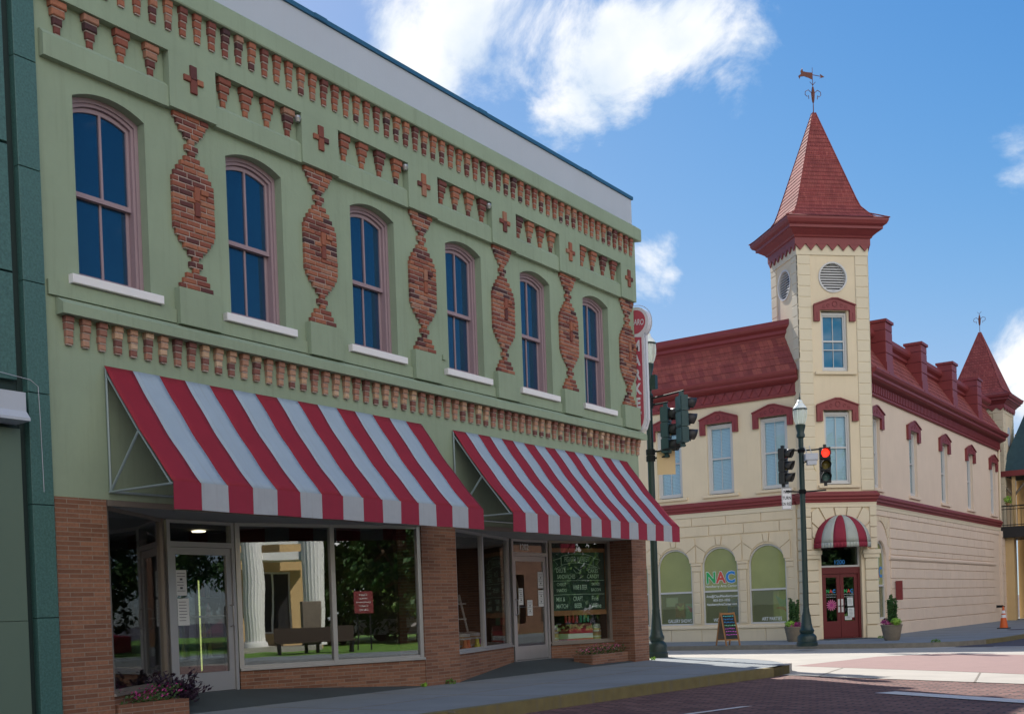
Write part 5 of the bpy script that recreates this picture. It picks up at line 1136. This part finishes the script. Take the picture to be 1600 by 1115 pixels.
for s_, u, z, sz, sx in (('DELI &', 20.1, 1.87, .12, 1.1), ('COOKIES', 21.4, 1.95, .05, 1.4), ('CAKES', 21.4, 1.86, .11, 1.3), ('SANDWICHES', 20.3, 1.745, .12, .95), ('CANDY', 21.4, 1.745, .12, 1.2), ('CHEESE', 20.1, 1.60, .09, 1.2), ('SNACKS', 20.1, 1.48, .09, 1.2), ('WINE & BEER', 20.85, 1.52, .14, .7), ('SMOKED', 21.5, 1.60, .08, 1.1), ('BACON', 21.5, 1.48, .09, 1.3), ('MIX &', 20.05, 1.29, .12, 1.1), ('MATCH', 20.1, 1.15, .12, 1.1), ('CRAFT', 20.75, 1.29, .13, 1.0), ('BEER', 20.75, 1.15, .13, 1.1), ('Fine', 21.45, 1.29, .13, 1.3), ('Wine', 21.5, 1.14, .14, 1.3)):
    text(s_, cB, u, .004, z, sz, 'chalk_green', t, sx=sx, bold=.008)
# drinks cooler in the left shop
t = thing('drinks_cooler', 'glass door drinks cooler with yellow light strips behind the left shop door', 'cooler', (-2.9, 12.2, .165)); rF = Fr((-2.2, 0, 0), (0, 1, 0), (1, 0, 0))
MB(rF).prism([rect(10.85, 12.0, .166, 2.1), rect(10.93, 11.40, .35, 1.8), rect(11.44, 11.92, .35, 1.8)], -.7, 0).box(10.85, 12.0, -.72, -.7, .166, 2.1).build('cabinet', 'hood_dark', t)
for a in (10.93, 11.44):
    MB(rF).box(a, a+.46, -.03, -.02, .35, 1.8).build('door_glass', 'shop_glass', t)
    MB(rF).box(a+.03, a+.06, -.06, -.035, .4, 1.75).build('light_strip', 'tube_light', t)
    for z in (.6, .9, 1.2, 1.5): MB(rF).box(a, a+.46, -.6, -.08, z-.01, z).build('shelf', 'tin', t)
for zi, z in enumerate((.6, .9, 1.2, 1.5)):
    for a in (10.93, 11.44):
        for q in range(4): F_ = Fr((-2.2-.25, a+.1+q*.1, z), (1, 0, 0), (0, 1, 0)); tag(MB(F_).lathe([(.03, 0), (.03, .13), (.012, .19), (.012, .22)], n=8).build('drink_bottle', ('bottle_green', 'bottle_red', 'tin', 'bottle_yellow')[(q+zi) % 4]), 'small drink bottle on a cooler shelf behind the shop door', 'bottle', 'drink bottles in the cooler')
# step ladder, shelves
t = thing('step_ladder', 'white step ladder standing inside the right shop window', 'ladder', (-1.7, 16.9, .165)); lF = Fr((-1.6, 16.9, .165), (0, 1, 0), (1, 0, 0)); ld = MB(lF)
for s_ in (-.2, .2): ld.tube([(s_, .3, 0), (s_*.8, 0, 1.3)], .02, 5); ld.tube([(s_, -.35, 0), (s_*.8, 0, 1.3)], .015, 5)
ld.build('rail', 'white_vinyl', t)
for q in range(4): MB(lF).box(-.2, .2, .05, .13, .28*(q+1)-.0, .28*(q+1)+.02).build('step', 'white_vinyl', t)
t = thing('shop_shelf', 'dark wooden shelf unit inside the right shop behind the barrels', 'shelf', (-3, 16, .165)); sF = Fr((-3.2, 0, .165), (0, 1, 0), (1, 0, 0))
MB(sF).box(14.9, 14.95, -.4, 0, 0, 2).box(17.2, 17.25, -.4, 0, 0, 2).build('upright', 'wood_orange', t)
for z in (.3, .8, 1.3, 1.8): MB(sF).box(14.95, 17.2, -.4, 0, z, z+.03).build('shelf_board', 'wood_orange', t)
t = thing('wall_banner', 'maroon banner hanging in the right shop behind the first window', 'banner', (-4.5, 18, 1.6)); MB(Fr((-4.5, 0, 0), (0, 1, 0), (1, 0, 0))).box(16.5, 20.5, -.02, .02, 1.5, 2.3).build('cloth', 'maroon', t)
t = thing('bottle_wreath', 'pale curved wire hoop decoration inside the right shop door', 'decoration', (-1.2, 18.35, 1.3)); MB(Fr((-1.2, 0, 0), (0, 1, 0), (1, 0, 0))).tube([(18.12+.32*math.sin(a*.2), 0, 1.25+.72*math.cos(a*.2)) for a in range(16)], .028, 6).build('hoop', 'wire_gold', t)
# paintings in the gallery
for (x, z, w, h, m1, m2_, lab) in ((-2.98, .98, .62, 1.0, 'mural_yellow', 'mural_teal', 'tall painting with an orange stroke behind the right arched window'), (-6.3, .9, .45, .55, 'mural_teal', 'petal_pink', 'small bright painting right behind the left arched window'), (-7.05, 1.25, .45, .32, 'paper', 'paper', 'white notice card in the left arched window'), (-6.75, .95, .35, .5, 'wood_orange', 'mural_yellow', 'small orange painting behind the left arched window'), (-4.75, 1.0, .4, .55, 'blue_tarp', 'board_black', 'dark blue painting behind the middle arched window')):
    t = thing('painting', lab, 'painting', (x, 36.75, z)); F_ = Fr((x, 36.78, z), (1, 0, 0), (0, -1, 0))
    MB(F_).box(-w/2, w/2, 0, .02, -h/2, h/2).build('canvas', m1, t); MB(F_).prism([[(-w*.4, h*.4), (w*.1, h*.2), (w*.4, h*.42), (w*.42, h*.05), (-w*.1, -h*.05)]], .021, .024).build('brushwork', m2_, t)
    if w > .6: MB(F_).prism([[(-w*.4, -h*.05), (w*.1, -.12*h), (w*.35, -h*.3), (w*.28, -.15*h), (w*.1, -h*.02), (-w*.1, h*.0)]], .025, .028).build('brushwork', 'mural_orange', t)

# ------------------------------------------------------------------ across the main street: seen in the shop glass
def tree(x, y, zb, h, cr, lab, seed, mat='leaf_mid', leafn=9000, lo=.16):
    t = thing('tree', lab, 'tree', (x, y, zb)); rnd = random.Random(seed); tb_ = MB(); tb_.tube([(x, y, zb), (x+.05, y, zb+h*.3), (x-.1, y+.1, zb+h*.55)], [.22, .16, .10], 8); pts = []
    for k in range(14):
        a = rnd.uniform(0, 6.28); z0 = zb+h*rnd.uniform(.25, .55); e = (x+math.cos(a)*cr*rnd.uniform(.4, .8), y+math.sin(a)*cr*rnd.uniform(.4, .8), zb+h*rnd.uniform(lo, .9)); tb_.tube([(x, y, z0), ((x+e[0])/2, (y+e[1])/2, (z0+e[2])/2+.2), e], [.09, .06, .02], 6)
        for q in range(4):
            c = (e[0]+rnd.gauss(0, cr*.28), e[1]+rnd.gauss(0, cr*.28), e[2]+rnd.gauss(0, h*.07)); pts += ball(c, cr*rnd.uniform(.22, .4), leafn//36, rnd.randint(0, 9999), .7)
    tb_.build('trunk', 'bark', t); leafy(pts, mat, 'crown', t, .17, seed); return t
ch = thing('courthouse', 'tan courthouse with tall white fluted columns across the street', 'building', (30, 12, 0)); OF = Fr((27.5, 0, 0), (0, -1, 0), (-1, 0, 0))
wl = MB(OF).prism([rect(-16.6, 6, -.3, 9.5), rect(-15.4, -14.0, .6, 3.0), rect(-12.6, -11.2, .6, 3.0), rect(-9.8, -8.4, .6, 3.0), rect(-7, -5.6, .6, 3.0), rect(-15.4, -14.0, 4.6, 7), rect(-12.6, -11.2, 4.6, 7), rect(-9.8, -8.4, 4.6, 7)], -.3, 0); wl.box(-16.3, 6, -12, -11.7, -.3, 9.5).box(-16.3, -16, -11.7, -.31, -.3, 9.5).box(5.7, 6, -11.7, -.31, -.3, 9.5).build('wall', 'courthouse_wall', ch)
for a in (-15.4, -12.6, -9.8, -7): 
    w = MB(OF).prism([rect(a, a+1.4, .6, 3.0), rect(a+.07, a+.665, .67, 2.93), rect(a+.735, a+1.33, .67, 2.93)], -.2, -.1).build('window', 'column_white', ch); MB(OF).box(a, a+1.4, -.16, -.15, .6, 3).build('pane', 'hood_dark', w)
MB(OF).box(-16.3, 6, -11.9, 2.9, 9.5, 10.4).build('entablature', 'column_white', ch); MB(OF).box(-16.2, 6, .01, 2.4, -.3, .15).build('porch_floor', 'concrete_light', ch); MB(OF).box(-16.2, 6, .5, 1.9, 3.35, 3.62).box(-16.2, 6, 1.8, 1.9, 3.9, 4.0).build('gallery', 'column_white', ch)
for u in (-16.0, -13.8, -11.0, -8.2, -5.2):
    cF = Fr(OF(u, 1.9, .15), (1, 0, 0), (0, 1, 0)); n = 40; cm = MB(cF); pr_ = [(.48, 0), (.48, .12), (.42, .2)]; cm.lathe(pr_, n=24)
    vs = []; fs = []
    for z, r in ((.2, .39), (4.5, .38), (9.0, .33)):
        for k in range(n): rr = r*(1-.06*(k % 2)); vs.append((rr*math.cos(2*math.pi*k/n), rr*math.sin(2*math.pi*k/n), z))
    for i in range(2):
        for k in range(n): fs.append((i*n+k, i*n+(k+1) % n, (i+1)*n+(k+1) % n, (i+1)*n+k))
    cm.add(vs, fs); cm.lathe([(.33, 9.0), (.45, 9.2), (.45, 9.36)], n=24); cm.build('column', 'column_white', ch)
for i, (x, y, h, r, lab) in enumerate(((31, 20.5, 9, 3.2, 'leafy tree beside the courthouse across the street'), (36, 24.5, 11, 4, 'tall tree behind the courthouse lawn'), (30, 29, 9, 3.5, 'broad tree further up the street opposite'), (40, 18.5, 12, 4.2, 'dense tree behind the courthouse'), (27, 40, 9, 3.4, 'round tree far up the opposite pavement'), (31, 34, 8, 3.6, 'low branching tree between the parked cars across the street'), (35, 29, 9, 4, 'tree standing behind the direction sign across the street'), (36, 22.5, 8.5, 3.4, 'shrubby tree behind the pickup across the street'), (24, 27, 6.5, 2.6, 'small tree near the kerb across the street'), (22.5, 44, 8, 3.2, 'tree before the red brick shop row across the street'), (22.5, 37.5, 7, 2.6, 'slim tree beyond the parked car across the street'))): tree(x, y, -.05, h, r, lab, i+20, 'leaf_mid' if i % 2 else 'leaf_dark')
t = thing('utility_cabinet', 'grey metal utility cabinet on the lawn across the street', 'cabinet', (21.5, 14.6, -.05)); MB(Fr((21.5, 15.3, -.05), (0, 1, 0), (-1, 0, 0))).bbox(-.32, .32, -.2, .2, .3, 1.75, .03).box(-.25, -.15, -.1, .1, 0, .3).box(.15, .25, -.1, .1, 0, .3).build('cabinet_body', 'wood_grey', t)
t = thing('park_bench', 'dark slatted bench on the lawn across the street', 'bench', (20.5, 15.2, -.05)); bF = Fr((20.6, 15.3, -.05), (0, 1, 0), (-1, 0, 0))
MB(bF).box(-1.3, 1.3, -.25, .25, .40, .45).build('seat', 'bench_brown', t); MB(bF).box(-1.3, 1.3, -.3, -.26, .45, .9).build('backrest', 'bench_brown', t)
for u in (-1.2, 1.2): MB(bF).box(u-.04, u+.04, -.25, .25, 0, .39).build('leg', 'lamp_black', t)
t = thing('direction_sign', 'maroon direction sign on two posts across the street', 'sign', (22, 17.2, -.05)); dF = Fr((22, 17.2, -.05), (0, -1, 0), (-1, 0, 0)); dp = MB(dF).bbox(-.32, .32, 0, .05, 1.3, 2.05, .01).build('panel', 'maroon', t)
for i, s_ in enumerate(('Opera', 'House', 'Conference', 'Center', 'Library')): text(s_, dF, 0, .055, 1.9-i*.125, .1, 'decal_white', dp)
for u in (-.22, .22): MB(dF).box(u-.02, u+.02, -.05, -.001, 0, 2.05).build('post', 'lamp_black', t)
t = thing('pickup_truck', 'pale pickup truck parked across the street', 'truck', (33, 21, -.05)); pF = Fr((33, 21.5, -.05), (0, 1, 0), (-1, 0, 0))
MB(pF).prism([[(-2.6, .35), (2.6, .35), (2.6, .95), (1.5, 1.02), (.9, 1.6), (-.6, 1.62), (-.75, 1.05), (-2.6, 1.05)]], -.9, .9).build('body', 'truck_paint', t); MB(pF).prism([[(.0, 1.05), (1.25, 1.05), (.82, 1.52), (.0, 1.53)], ], .901, .905).prism([[(-.6, 1.08), (-.08, 1.08), (-.08, 1.53), (-.5, 1.53)]], .901, .905).build('window', 'tower_sky_glass', t)
for u in (-1.7, 1.7): 
    w = MB(Fr(pF(u, .75, .36), (0, 1, 0), (0, 0, 1))).lathe([(.0, 0), (.3, 0), (.36, .04), (.36, .2), (.3, .22), (0, .22)], n=20, z=0); o = w.build('wheel', 'rubber_black', t)
t = thing('parked_car', 'dark red car parked across the street', 'car', (24, 33, -.05)); pF = Fr((20, 33, -.15), (0, 1, 0), (-1, 0, 0))
MB(pF).prism([[(-2.2, .25), (2.2, .25), (2.2, .75), (1.2, .88), (.5, 1.4), (-.9, 1.4), (-1.6, .9), (-2.2, .85)]], -.85, .85).build('body', 'car_red', t); MB(pF).prism([[(-1.3, .92), (1.0, .92), (.45, 1.33), (-.85, 1.33)]], .851, .855).build('window', 'tower_sky_glass', t)
# more of the opposite side for depth: brick shop row further along and a low row behind the camera
ob = thing('opposite_shop_row', 'red brick shop row opposite the cream building', 'building', (20, 55, 0)); QF = Fr((19.5, 0, 0), (0, -1, 0), (-1, 0, 0))
MB(QF).prism([rect(-75, -44, -.3, 9)]+[rect(u, u+1.1, 5, 7.2) for u in range(-73, -46, 3)]+[rect(u, u+2.4, .5, 3) for u in range(-73, -46, 4)], -.4, 0).build('wall', 'pier_brick', ob); MB(QF).box(-75, -44, -12, -.8, -.3, 8.6).build('rear_block', 'brown_panel', ob)
ob = thing('opposite_shop_row', 'cream brick shop row behind the photographer', 'building', (20, -18, 0))
MB(QF).prism([rect(5, 38, -.3, 8.5)]+[rect(u, u+1.1, 4.8, 7) for u in range(7, 36, 3)]+[rect(u, u+2.4, .5, 3) for u in range(7, 34, 4)], -.4, 0).build('wall', 'cream_brick', ob); MB(QF).box(5, 38, -12, -.8, -.3, 8.1).build('rear_block', 'brown_panel', ob)
